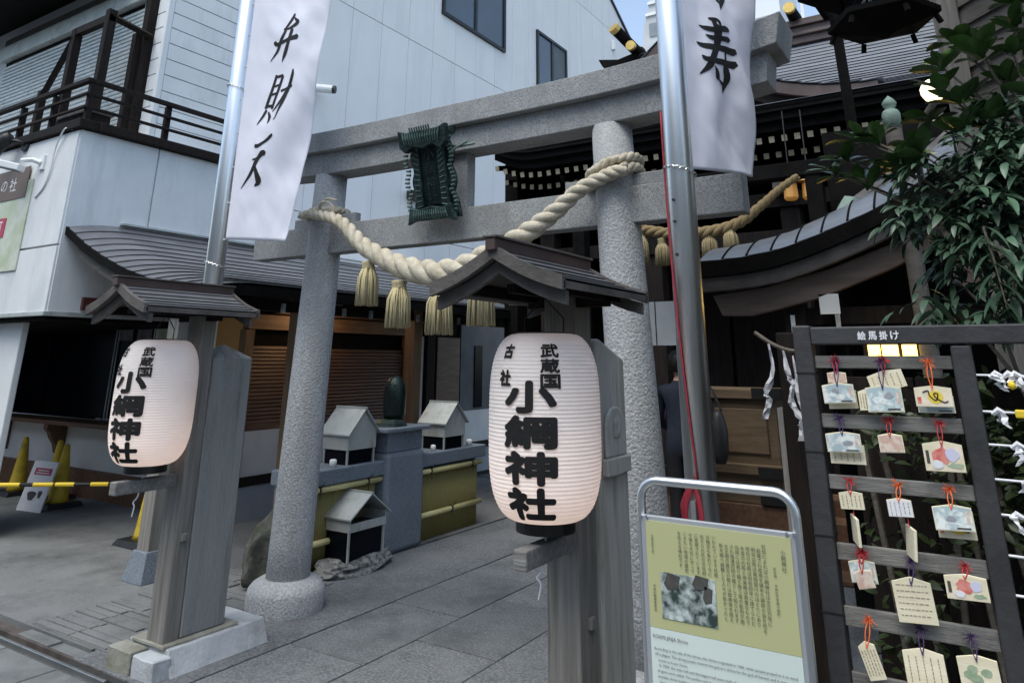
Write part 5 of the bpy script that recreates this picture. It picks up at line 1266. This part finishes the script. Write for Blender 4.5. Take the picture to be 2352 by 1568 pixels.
build('verge_underboard', G().prism([(-1.42, 1.985), (-1.37, 1.862), (-1.20, 1.858), (-1.10, 1.878), (-.78, 1.952), (-.38, 2.10), (0, 2.29), (.4, 2.58), (.4, 2.74), (0, 2.45), (-.335, 2.25), (-.713, 2.115), (-1.089, 2.025)], 'y', 4.60, 4.66), 'verge_plank', pv, fixn=True, bevel=.006)
for y in [4.8+.16*k for k in range(10)]: build('rafter', G().prism([(-1.40, 2.02), (-1.40, 2.07), (-.3, 2.36), (-.3, 2.30)], 'y', y, y+.05), 'wood_dark', pv)
build('back_wall', G().box(-.9, 2.5, 6.2, 6.3, 0, 3.4), 'wood_black', pv)
build('front_wall', G().box(-.62, 2.5, 4.95, 5.0, 0, 2.3), 'wood_black', pv)
build('corner_post', G().box(-1.02, -.90, 4.68, 4.80, 0, 2.0), 'wood_dark', pv, bevel=.006)
build('lintel', G().box(-1.0, 1.0, 4.70, 4.80, 1.80, 1.90), 'wood_dark', pv, bevel=.006)
build('red_rail', G().box(-.9, .2, 4.66, 4.70, 1.74, 1.77), 'wood_red', pv)
for x in (-.97, -.72): build('white_strut', G().box(x-.012, x+.012, 4.67, 4.69, 1.72, 1.86), 'card', pv)
build('scroll_bracket', G().prism([(-.15, 2.25), (.0, 2.30), (.12, 2.12), (.10, 1.95), (-.02, 1.90), (-.10, 2.02)], 'y', 4.58, 4.66), 'verge_plank', pv, bevel=.01, fixn=True)
ri = build('hip_ridge', G().tube(smoothpath([(-.60, 4.95, 2.50), (-.40, 5.3, 2.72), (-.2, 5.6, 2.90), (.05, 6.0, 3.2)], 5), .07, 8), 'wood_roofboard', pv)
build('ridge_end', G().tube([(-.66, 4.9, 2.42), (-.58, 4.98, 2.54)], [.07, .09], 8), 'verdigris', ri)
tag(build('white_card', G().box(-.797, -.690, 4.60, 4.606, 1.857, 1.97), 'card', loc=(-.74, 4.6, 1.857)), 'blank white card fixed under the pavilion verge', 'card')
wl = thing('lit_window_lamp', 'glowing yellow lattice lamp behind the top of the rack', 'lamp', (-.45, 4.62, 1.6))
build('case', G().box(-.60, -.30, 4.63, 4.72, 1.60, 1.735), 'wood_dark', wl)
for a, b in ((-.575, -.515), (-.505, -.425), (-.405, -.335)):
    build('glow_pane', G().box(a, b, 4.618, 4.629, 1.615, 1.70), 'lamp_window', wl)
lt = bpy.data.lights.new('lamp_light', 'POINT'); lt.energy = .22; lt.color = (1, .68, .3); lt.shadow_soft_size = .06
lo = bpy.data.objects.new('lamp_light', lt); COL.objects.link(lo); lo.parent = wl; lo.location = (0, -.12, .06)
# railing post with bronze cap and lamp globe
fp = thing('railing_post', 'timber railing post with pale green bronze onion cap', 'post', (-.275, 4.6, 0))
build('shaft', G().lathe([(.046, 0), (.046, 2.90)], (-.275, 4.6, 0), 16), 'clapboard', fp)
build('bronze_cap', G().lathe([(.048, 0), (.05, .09), (.04, .11), (.024, .12), (.036, .14), (.04, .158), (.026, .18), (.008, .198), (.002, .205)], (-.275, 4.6, 2.90), 18), 'verdigris', fp, smooth=True)
gl = thing('globe_lamp', 'round glowing cream lamp among the leaves below the black hanging lantern', 'lamp', (-.04, 4.2, 2.9))
build('globe', G().lathe([(.012, -.062), (.04, -.05), (.056, -.02), (.058, .012), (.044, .042), (.02, .056), (.004, .06)], (-.04, 4.2, 2.965), 18), 'lamp_glass', gl, smooth=True)
build('bracket', G().tube(smoothpath([(-.04, 4.2, 2.90), (-.10, 4.22, 2.82), (-.16, 4.3, 2.68), (-.17, 4.45, 2.5), (-.17, 4.62, 2.3)], 5), .018, 8), 'wood_roofboard', gl, smooth=True)
# black hanging lantern with lattice, hung from a beam
bl = thing('black_hanging_lantern', 'large black lattice lantern hanging at the top beside the timber post', 'lantern', (-.18, 3.3, 2.9))
build('roof', G().lathe([(.05, .44), (.16, .34), (.26, .24), (.34, .20), (.335, .165), (.13, .17)], (-.17, 3.3, 2.97), 6), 'wood_black', bl)
for k in range(6):
    fr = G(); a = pi/3*k; fr.tube([(-.17+.155*cos(a), 3.3+.155*sin(a), 2.96), (-.17+.155*cos(a), 3.3+.155*sin(a), 3.15)], .018, 6); build('frame_post', fr, 'wood_black', bl)
lat = G()
for k in range(6):
    a0, a1 = pi/3*k, pi/3*(k+1); p0 = Vector((-.17+.15*cos(a0), 3.3+.15*sin(a0), 0)); p1 = Vector((-.17+.15*cos(a1), 3.3+.15*sin(a1), 0))
    for j in range(7):
        for s in (-1, 1):
            u0 = j/6; u1 = u0+s*.5
            if -.01 <= u1 <= 1.01: lat.tube([p0.lerp(p1, u0)+Vector((0, 0, 2.98)), p0.lerp(p1, u1)+Vector((0, 0, 3.135))], .005, 4)
build('lattice', lat, 'wood_black', bl)
build('inner_shade', G().lathe([(.115, 0), (.115, .155)], (-.17, 3.3, 2.98), 6), 'paper_white', bl)
build('base', G().lathe([(.03, -.045), (.05, -.035), (.16, -.005), (.225, .015), (.225, .04), (.15, .05)], (-.17, 3.3, 2.925), 6), 'wood_black', bl)
for k in range(6):
    a = pi/3*k; build('foot_scroll', G().tube([(-.17+.20*cos(a), 3.3+.20*sin(a), 2.93), (-.17+.215*cos(a), 3.3+.215*sin(a), 2.89)], .012, 6), 'wood_black', bl)
build('hanging_rod', G().tube([(-.17, 3.3, 3.38), (-.17, 3.3, 3.62)], .012, 6), 'wood_black', bl)
bl.location.z += .075
# timber building on the far right: big post, clapboards, overhead beam
rb = thing('clapboard_house', 'weathered brown clapboard house with a thick timber corner post', 'house', (.4, 3.7, 0))
build('corner_post', G().box(.02, .13, 3.86, 3.97, 0, 3.9), 'wood_grey', rb, bevel=.008)
dr = Vector((.67, -.74, 0)); nr = Vector((-.74, -.67, 0)); A = Vector((.13, 3.90, 0))
z = 0
while z < 3.8:
    p = [A+nr*.0+Vector((0, 0, z)), A+dr*2.2+Vector((0, 0, z)), A+dr*2.2+Vector((0, 0, z+.118)), A+Vector((0, 0, z+.118))]
    g = G(); q0, q1 = nr*.022, nr*.004
    g.add([p[0]+q0, p[1]+q0, p[2]+q1, p[3]+q1, p[0]-nr*.012, p[1]-nr*.012, p[2]-nr*.014, p[3]-nr*.014], [(0, 1, 2, 3), (4, 7, 6, 5), (0, 4, 5, 1), (3, 2, 6, 7), (1, 5, 6, 2), (0, 3, 7, 4)])
    build('clapboard', g, 'clapboard', rb, fixn=True); z += .105
build('overhead_beam', G().box(-.75, .35, 3.24, 3.36, 3.62, 3.74), 'wood_black', rb, bevel=.006)
build('overhead_beam', G().box(.10, .22, 3.24, 4.6, 3.74, 3.86), 'wood_black', rb, bevel=.006)
build('eave_rafter', G().tube([(-.60, 4.2, 3.78), (-.52, 4.45, 3.62)], .03, 6), 'wood_black', rb)
tag(build('black_pole', G().tube([(-.478, 4.5, 2.9), (-.488, 4.5, 3.5), (-.492, 4.5, 4.1)], .030, 8), 'wood_black', loc=(-.485, 4.5, 2.9)), 'slim black downpipe in front of the shingled hall roof', 'pipe')

# ================================================================== PLANTS
def leafmesh(L_, W_, fold, bend, m, name='leaf', n=5, pw=.8):
    g = G(); 
    for k in range(n+1):
        t = k/n; wd = W_*.5*max(0, math.sin(pi*min(1, t**pw*.97+.02)))**.75; y = t*L_; z = bend*t*t*L_
        g.v += [(-wd, y, z+fold*wd), (0, y, z), (wd, y, z+fold*wd)]
    for k in range(n):
        a = 3*k
        g.f += [(a, a+1, a+4, a+3), (a+1, a+2, a+5, a+4)]; g.m += [0, 0]
    return mesh_of(g, Vector(), name, m, True)
def orient(d, roll):
    d = Vector(d).normalized(); q = d.to_track_quat('Y', 'Z'); return (q @ Matrix.Rotation(roll, 3, 'Y').to_quaternion()).to_euler()
rz = random.Random(11)
bs = thing('broadleaf_shrub', 'broad leaved evergreen shrub with glossy oval leaves above the rack', 'shrub', (.25, 3.15, 0))
lm = leafmesh(.118, .058, .22, -.22, 'leaf_big', n=7, pw=1.25)
whorls = [(-.308, 3.08, 2.44), (-.422, 3.1, 2.32), (.0, 3.1, 2.60), (-.295, 3.05, 2.24), (.149, 3.1, 2.74), (-.107, 3.12, 2.39), (.27, 3.1, 2.80), (.186, 3.12, 2.47), (-.193, 3.02, 2.31), (.10, 3.2, 2.58), (.05, 3.0, 2.40), (.33, 3.1, 2.62), (-.05, 3.18, 2.50), (-.36, 3.06, 2.36), (-.24, 3.0, 2.40), (-.33, 3.12, 2.28), (-.15, 3.05, 2.28), (.06, 3.05, 2.52), (.24, 3.0, 2.66), (.12, 3.05, 2.42), (-.10, 2.98, 2.33), (.30, 3.0, 2.5), (.02, 3.14, 2.70), (.22, 3.08, 2.58), (.15, 3.0, 2.66), (.36, 3.1, 2.75), (.30, 3.05, 2.88), (.08, 3.1, 2.78), (.40, 3.0, 2.6)]
br = G(); tr = Vector((.27, 3.2, 0))
build('stem', G().tube(smoothpath([tr, tr+Vector((-.02, 0, 1.2)), tr+Vector((.02, -.03, 2.0)), tr+Vector((.04, -.05, 2.55))], 5), [lerp(.022, .010, k/15) for k in range(16)], 8), 'bark', bs, smooth=True)
for wv in whorls:
    wv = Vector(wv); s0 = tr + Vector((.02, -.03, wv.z-.25))
    mid = s0.lerp(wv, .5)+Vector((0, 0, -.05))
    build('branch', G().tube(smoothpath([s0, mid, wv], 5), [lerp(.008, .004, k/10) for k in range(11)], 6), 'bark', bs, smooth=True)
    d0 = (wv-mid).normalized()
    for k in range(8):
        a = 2*pi*k/8+rz.uniform(-.3, .3); el = rz.uniform(-.1, .75)
        d = Vector((cos(a)*cos(el), sin(a)*cos(el)*.9, sin(el)))+d0*.5
        inst('leaf', lm, bs, wv+Vector((rz.uniform(-.01, .01), 0, rz.uniform(-.012, .012))), orient(d, rz.uniform(-.5, .5)), (rz.uniform(.75, 1.1),)*3)
na = thing('drooping_shrub', 'dense shrub of drooping pointed dark green leaves over the rack top bar', 'shrub', (.15, 3.15, 0))
lm2 = leafmesh(.068, .022, .3, -.35, 'leaf_nandina')
blobs = [((.05, 3.05, 2.20), (.30, .22, .16)), ((.15, 2.98, 2.0), (.24, .2, .20)), ((-.08, 3.02, 2.12), (.17, .16, .11)), ((.22, 3.0, 2.3), (.2, .2, .12)), ((-.12, 2.98, 1.79), (.12, .12, .06)), ((.06, 2.9, 1.80), (.13, .1, .10)), ((-.02, 3.05, 1.95), (.12, .12, .10)), ((.27, 3.05, 2.45), (.17, .15, .13)), ((.10, 3.05, 2.33), (.2, .15, .10)), ((.25, 2.95, 1.9), (.16, .14, .16))]
def blob_pt(rz, blobs):
    c, r = rz.choices(blobs, weights=[b[1][0]*b[1][2] for b in blobs])[0]
    while 1:
        q = Vector((rz.uniform(-1, 1), rz.uniform(-1, 1), rz.uniform(-1, 1)))
        if .25 < q.length < 1: return Vector(c)+Vector((q.x*r[0], q.y*r[1], q.z*r[2]))
near = []
for k in range(34):
    tip = blob_pt(rz, blobs); base = tip+Vector((rz.uniform(-.05, .05), rz.uniform(0, .08), rz.uniform(.03, .09)))
    near.append((base, tip))
cntl = 0; stuff = G()
base_v = [v.co.copy() for v in lm2.vertices]; base_f = [tuple(p.vertices) for p in lm2.polygons]
def addleaf(g, loc, eul, s):
    Mx = Matrix.Translation(loc) @ eul.to_matrix().to_4x4() @ Matrix.Scale(s, 4); g.add([Mx @ v for v in base_v], base_f)
spr = []
for k in range(520):
    c = blob_pt(rz, blobs); hd = rz.uniform(0, 2*pi); dr_ = Vector((cos(hd)*.8, sin(hd)*.8-.25, rz.uniform(-.9, -.1))).normalized()
    spr.append((c, dr_))
spr.sort(key=lambda q: q[0].y)
sidx = 0
for c, dr_ in spr:
    side = dr_.cross(Vector((0, 0, 1))).normalized()
    for j in range(5):
        p = c+dr_*.022*j; s = (-1 if j % 2 else 1)
        d = dr_*.75+side*s*.75+Vector((0, 0, .15)) if j < 4 else dr_
        e = orient(d, rz.uniform(-.5, .5)); sc_ = rz.uniform(.6, 1.25)
        if cntl < 300: inst('leaf', lm2, na, p, e, (sc_,)*3); cntl += 1
        else: addleaf(stuff, p, e, sc_)
build('foliage', stuff, 'leaf_nandina', na, kind='stuff', smooth=True)
for (a, b) in (((.18, 3.1, 0), (.12, 3.02, 2.2)), ((.22, 3.12, 0), (.2, 3.0, 2.3)), ((.15, 3.1, 0), (-.02, 3.02, 2.1)), ((.16, 3.08, .9), (-.08, 3.0, 1.8))):
    build('stem', G().tube(smoothpath([a, Vector(a).lerp(Vector(b), .5)+Vector((.05, 0, .1)), b], 6), [lerp(.014, .005, k/12) for k in range(13)], 6), 'bark', na, smooth=True)
# one long hanging sprig in front
hz = Vector((.045, 2.80, 2.02))
build('sprig', G().tube([hz, hz+Vector((.012, -.01, -.12)), hz+Vector((.02, -.01, -.26))], [.004, .003, .002], 5), 'bark', na)
for k in range(9):
    p = hz+Vector((.002*k, -.01, -.03*k)); s = (-1 if k % 2 else 1)
    addg = orient((s*.8, -.35, -.55 if k < 8 else -1), 0); inst('leaf', lm2, na, p, addg, (1.5, 1.45, 1.5))
# hedge behind the rack
hd_ = thing('hedge_shrub', 'dark clipped shrub behind the rack lit yellow by the lamp', 'shrub', (.1, 3.1, 0))
hg = G(); lm3 = leafmesh(.05, .026, .25, -.2, 'leaf_hedge', n=3); base_v = [v.co.copy() for v in lm3.vertices]; base_f = [tuple(p.vertices) for p in lm3.polygons]
for k in range(6500):
    p = Vector((rz.uniform(-.46, .75) if k < 3600 else rz.uniform(-.06, .5), rz.gauss(3.0, .08), rz.uniform(.12, 1.56)))
    if p.x < -.1 and p.z > 1.45 and rz.random() < .6: continue
    if noise.noise(p*4.5) < -.08: continue
    addleaf(hg, p, orient((rz.uniform(-1, 1), rz.uniform(-1, .2), rz.uniform(-.5, .8)), rz.uniform(-1, 1)), rz.uniform(.7, 1.2))
build('foliage', hg, 'leaf_hedge', hd_, kind='stuff', smooth=True)
for k in range(12):
    x = -.4+.1*k; build('stem', G().tube(smoothpath([(x, 3.05, 0), (x+rz.uniform(-.05, .05), 3.02, .6), (x+rz.uniform(-.1, .1), 3.0, 1.3)], 4), [.011]*9, 5), 'bark', hd_)
wf = thing('board_fence', 'dark plank fence behind the clipped shrub', 'fence', (.2, 3.3, 0))
for k in range(14): build('plank', G().box(-.5+.12*k, -.385+.12*k, 3.26, 3.285, 0, 1.54), 'wood_dark', wf, bevel=.003)
for k in range(2): build('rail', G().box(-.5, 1.2, 3.285, 3.32, .4+.8*k, .48+.8*k), 'wood_brown', wf)

# ================================================================== CONES, BAR, SIGN IN THE LOT
def cone(x, y, label, lean=0):
    t = thing('traffic_cone', label, 'traffic cone', (x, y, 0), 'yellow traffic cones in the lot')
    build('base', G().add([(x-.2, y-.2, 0), (x+.2, y-.2, 0), (x+.2, y+.2, 0), (x-.2, y+.2, 0), (x-.17, y-.17, .05), (x+.17, y-.17, .05), (x+.17, y+.17, .05), (x-.17, y+.17, .05)], [(3, 2, 1, 0), (4, 5, 6, 7), (0, 1, 5, 4), (1, 2, 6, 5), (2, 3, 7, 6), (3, 0, 4, 7)]), 'black_plastic', t, bevel=.008)
    build('body', G().lathe([(.115, .05), (.10, .09), (.038, .58), (.032, .63), (.018, .645)], (x, y, 0), 24), 'yellow_old', t, smooth=True)
cone(-9.12, 4.82, 'yellow cone behind the white dog notice'); cone(-9.62, 5.0, 'yellow cone second from the counter bracket'); cone(-10.35, 4.95, 'dim yellow cone against the dark wall'); cone(-6.70, 4.38, 'yellow cone behind the weathered canopy post')
br_ = thing('barrier_bar', 'yellow and black striped barrier bar stretched across the lot', 'barrier', (-7.5, 4.0, .46))
a, b = Vector((-7.93, 3.62, .47)), Vector((-6.76, 4.50, .47)); L_ = (b-a).length; d = (b-a)/L_
build('tube_core', G().tube([a-d*.25, b], .017, 10), 'black_plastic', br_, smooth=True)
for s0, s1 in ((.0, .20), (.32, .50), (.52, .69), (.84, 1.0), (1.02, 1.10), (1.25, 1.45)):
    build('yellow_band', G().tube([a+d*s0*L_/1.48, a+d*s1*L_/1.48], .0185, 12), 'yellow', br_, smooth=False)
dg = thing('dog_notice', 'white leaning board with a red heading and dark dog pictures', 'notice', (-9.1, 4.5, 0))
DM = Matrix.Translation((-9.08, 4.50, 0)) @ Matrix.Rotation(radians(8), 4, 'Z') @ Matrix.Rotation(radians(-14), 4, 'X')
def dpart(n, g, m): g.v = [tuple(DM @ Vector(v)) for v in g.v]; build(n, g, m, dg, fixn=True)
dpart('board', G().box(-.20, .20, -.006, .006, .0, .50), 'paper_white'); dpart('heading', G().box(-.13, .15, -.010, -.0065, .36, .43), 'pinkred')
dpart('heading_line', G().box(-.08, .10, -.012, -.0105, .40, .41), 'card'); dpart('heading_line', G().box(-.10, .12, -.012, -.0105, .375, .385), 'card')
for cx_, cz_, w0, h0 in ((-.04, .15, .065, .055), (.09, .17, .03, .045)):
    dpart('dog_picture', G().prism([(cx_+w0*cos(q)*(1+.25*sin(3*q)), cz_+h0*sin(q)*(1+.2*cos(2*q))) for q in [2*pi*k/16 for k in range(16)]], 'y', -.009, -.0065), 'ink_soft')
dpart('strut', G().box(-.02, .02, .006, .02, .0, .4), 'wood_grey')

# ================================================================== VISITORS
def person(x, y, rz_, jacket, label, h=1.66, cap=None):
    t = thing('person', label, 'person', (x, y, 0)); s = h/1.7
    me = bpy.data.meshes.new('body'); bm = bmesh.new(); sk = bm.verts.layers.skin.verify()
    J = {'pelvis': (0, 0, .95, .15, .11), 'waist': (0, 0, 1.08, .15, .105), 'chest': (0, .0, 1.28, .175, .12), 'neckb': (0, .01, 1.43, .10, .08), 'neck': (0, 0, 1.50, .05, .05), 'head0': (0, -.01, 1.56, .075, .09), 'head1': (0, -.01, 1.66, .07, .085)}
    for sg, q in ((1, 'l'), (-1, 'r')):
        J.update({'sh'+q: (.19*sg, 0, 1.39, .065, .065), 'el'+q: (.245*sg, -.02, 1.12, .052, .052), 'wr'+q: (.17*sg, -.20, 1.05, .036, .036), 'ha'+q: (.10*sg, -.27, 1.09, .036, .026),
                  'hip'+q: (.09*sg, 0, .90, .10, .10), 'kn'+q: (.10*sg, -.01, .50, .066, .066), 'an'+q: (.10*sg, .03, .10, .045, .045), 'to'+q: (.11*sg, -.14, .04, .045, .035)})
    V = {}
    for k, (a, b, c, r0, r1) in J.items():
        v = bm.verts.new((a*s, b*s, c*s)); v[sk].radius = (r0*s, r1*s); V[k] = v
    for k in [('pelvis', 'waist'), ('waist', 'chest'), ('chest', 'neckb'), ('neckb', 'neck'), ('neck', 'head0'), ('head0', 'head1')] + [(p+q, r+q) for q in 'lr' for p, r in (('sh', 'el'), ('el', 'wr'), ('wr', 'ha'), ('hip', 'kn'), ('kn', 'an'), ('an', 'to'))] + [('chest', 'shl'), ('chest', 'shr'), ('pelvis', 'hipl'), ('pelvis', 'hipr')]:
        bm.edges.new((V[k[0]], V[k[1]]))
    V['pelvis'][sk].use_root = True
    bm.to_mesh(me); bm.free()
    for m_ in (jacket, 'trousers', 'skin'): me.materials.append(MATS[m_])
    o = bpy.data.objects.new('body', me); COL.objects.link(o); o.parent = t
    o.modifiers.new('skin', 'SKIN').use_smooth_shade = True; sb = o.modifiers.new('sub', 'SUBSURF'); sb.levels = sb.render_levels = 2
    bpy.context.view_layer.update()
    m2 = bpy.data.meshes.new_from_object(o.evaluated_get(bpy.context.evaluated_depsgraph_get()))
    o.modifiers.clear(); o.data = m2
    m2.materials.clear()
    for m_ in (jacket, 'trousers', 'skin'): m2.materials.append(MATS[m_])
    for p in m2.polygons:
        c = p.center; p.use_smooth = True
        p.material_index = 2 if (c.z > 1.47*s or (c.y < -.23*s and c.z > .9*s)) else (1 if c.z < .88*s else 0)
    hg_ = G().lathe([(.02, -.02), (.085, .0), (.098, .07), (.09, .13), (.06, .165), (.01, .18)], (x, y+.012, 1.545*s), 16)
    hg_.v = [v for v in hg_.v]
    ho = build('hair', hg_, 'hair', t, smooth=True)
    # hand fingers
    for sg in (1, -1):
        g = G()
        for f_ in range(4):
            q0 = Vector((x+(.10*sg+(f_-1.5)*.014)*s, y-.285*s, 1.10*s)); g.tube([q0, q0+Vector((-.008*sg, -.03, .02))*s, q0+Vector((-.012*sg, -.045, .045))*s], [.009*s, .008*s, .006*s], 6)
        q0 = Vector((x+.065*sg*s, y-.26*s, 1.10*s)); g.tube([q0, q0+Vector((-.02*sg, -.02, .035))*s], [.010*s, .007*s], 6)
        build('fingers', g, 'skin', t, smooth=True)
    t.rotation_euler = (0, 0, rz_)
    return t
person(-2.30, 6.35, pi, 'navy', 'person in a dark navy jacket facing the hall behind the flagpole', 1.66)
person(-2.95, 7.0, pi, 'purple_cloth', 'person in a dark purple coat beyond the torii column', 1.60)
bg_ = thing('shoulder_bag', 'black shoulder bag on the navy jacket visitor', 'bag', (-1.92, 6.32, .8))
build('pouch', G().lathe([(.04, -.2), (.07, -.12), (.075, .05), (.05, .16), (.03, .2)], (-1.985, 6.3, 1.0), 12), 'black_plastic', bg_, smooth=True)
build('strap', G().tube(smoothpath([(-1.95, 6.3, 1.2), (-2.02, 6.32, 1.35), (-2.10, 6.4, 1.42)], 4), .012, 5), 'black_plastic', bg_)
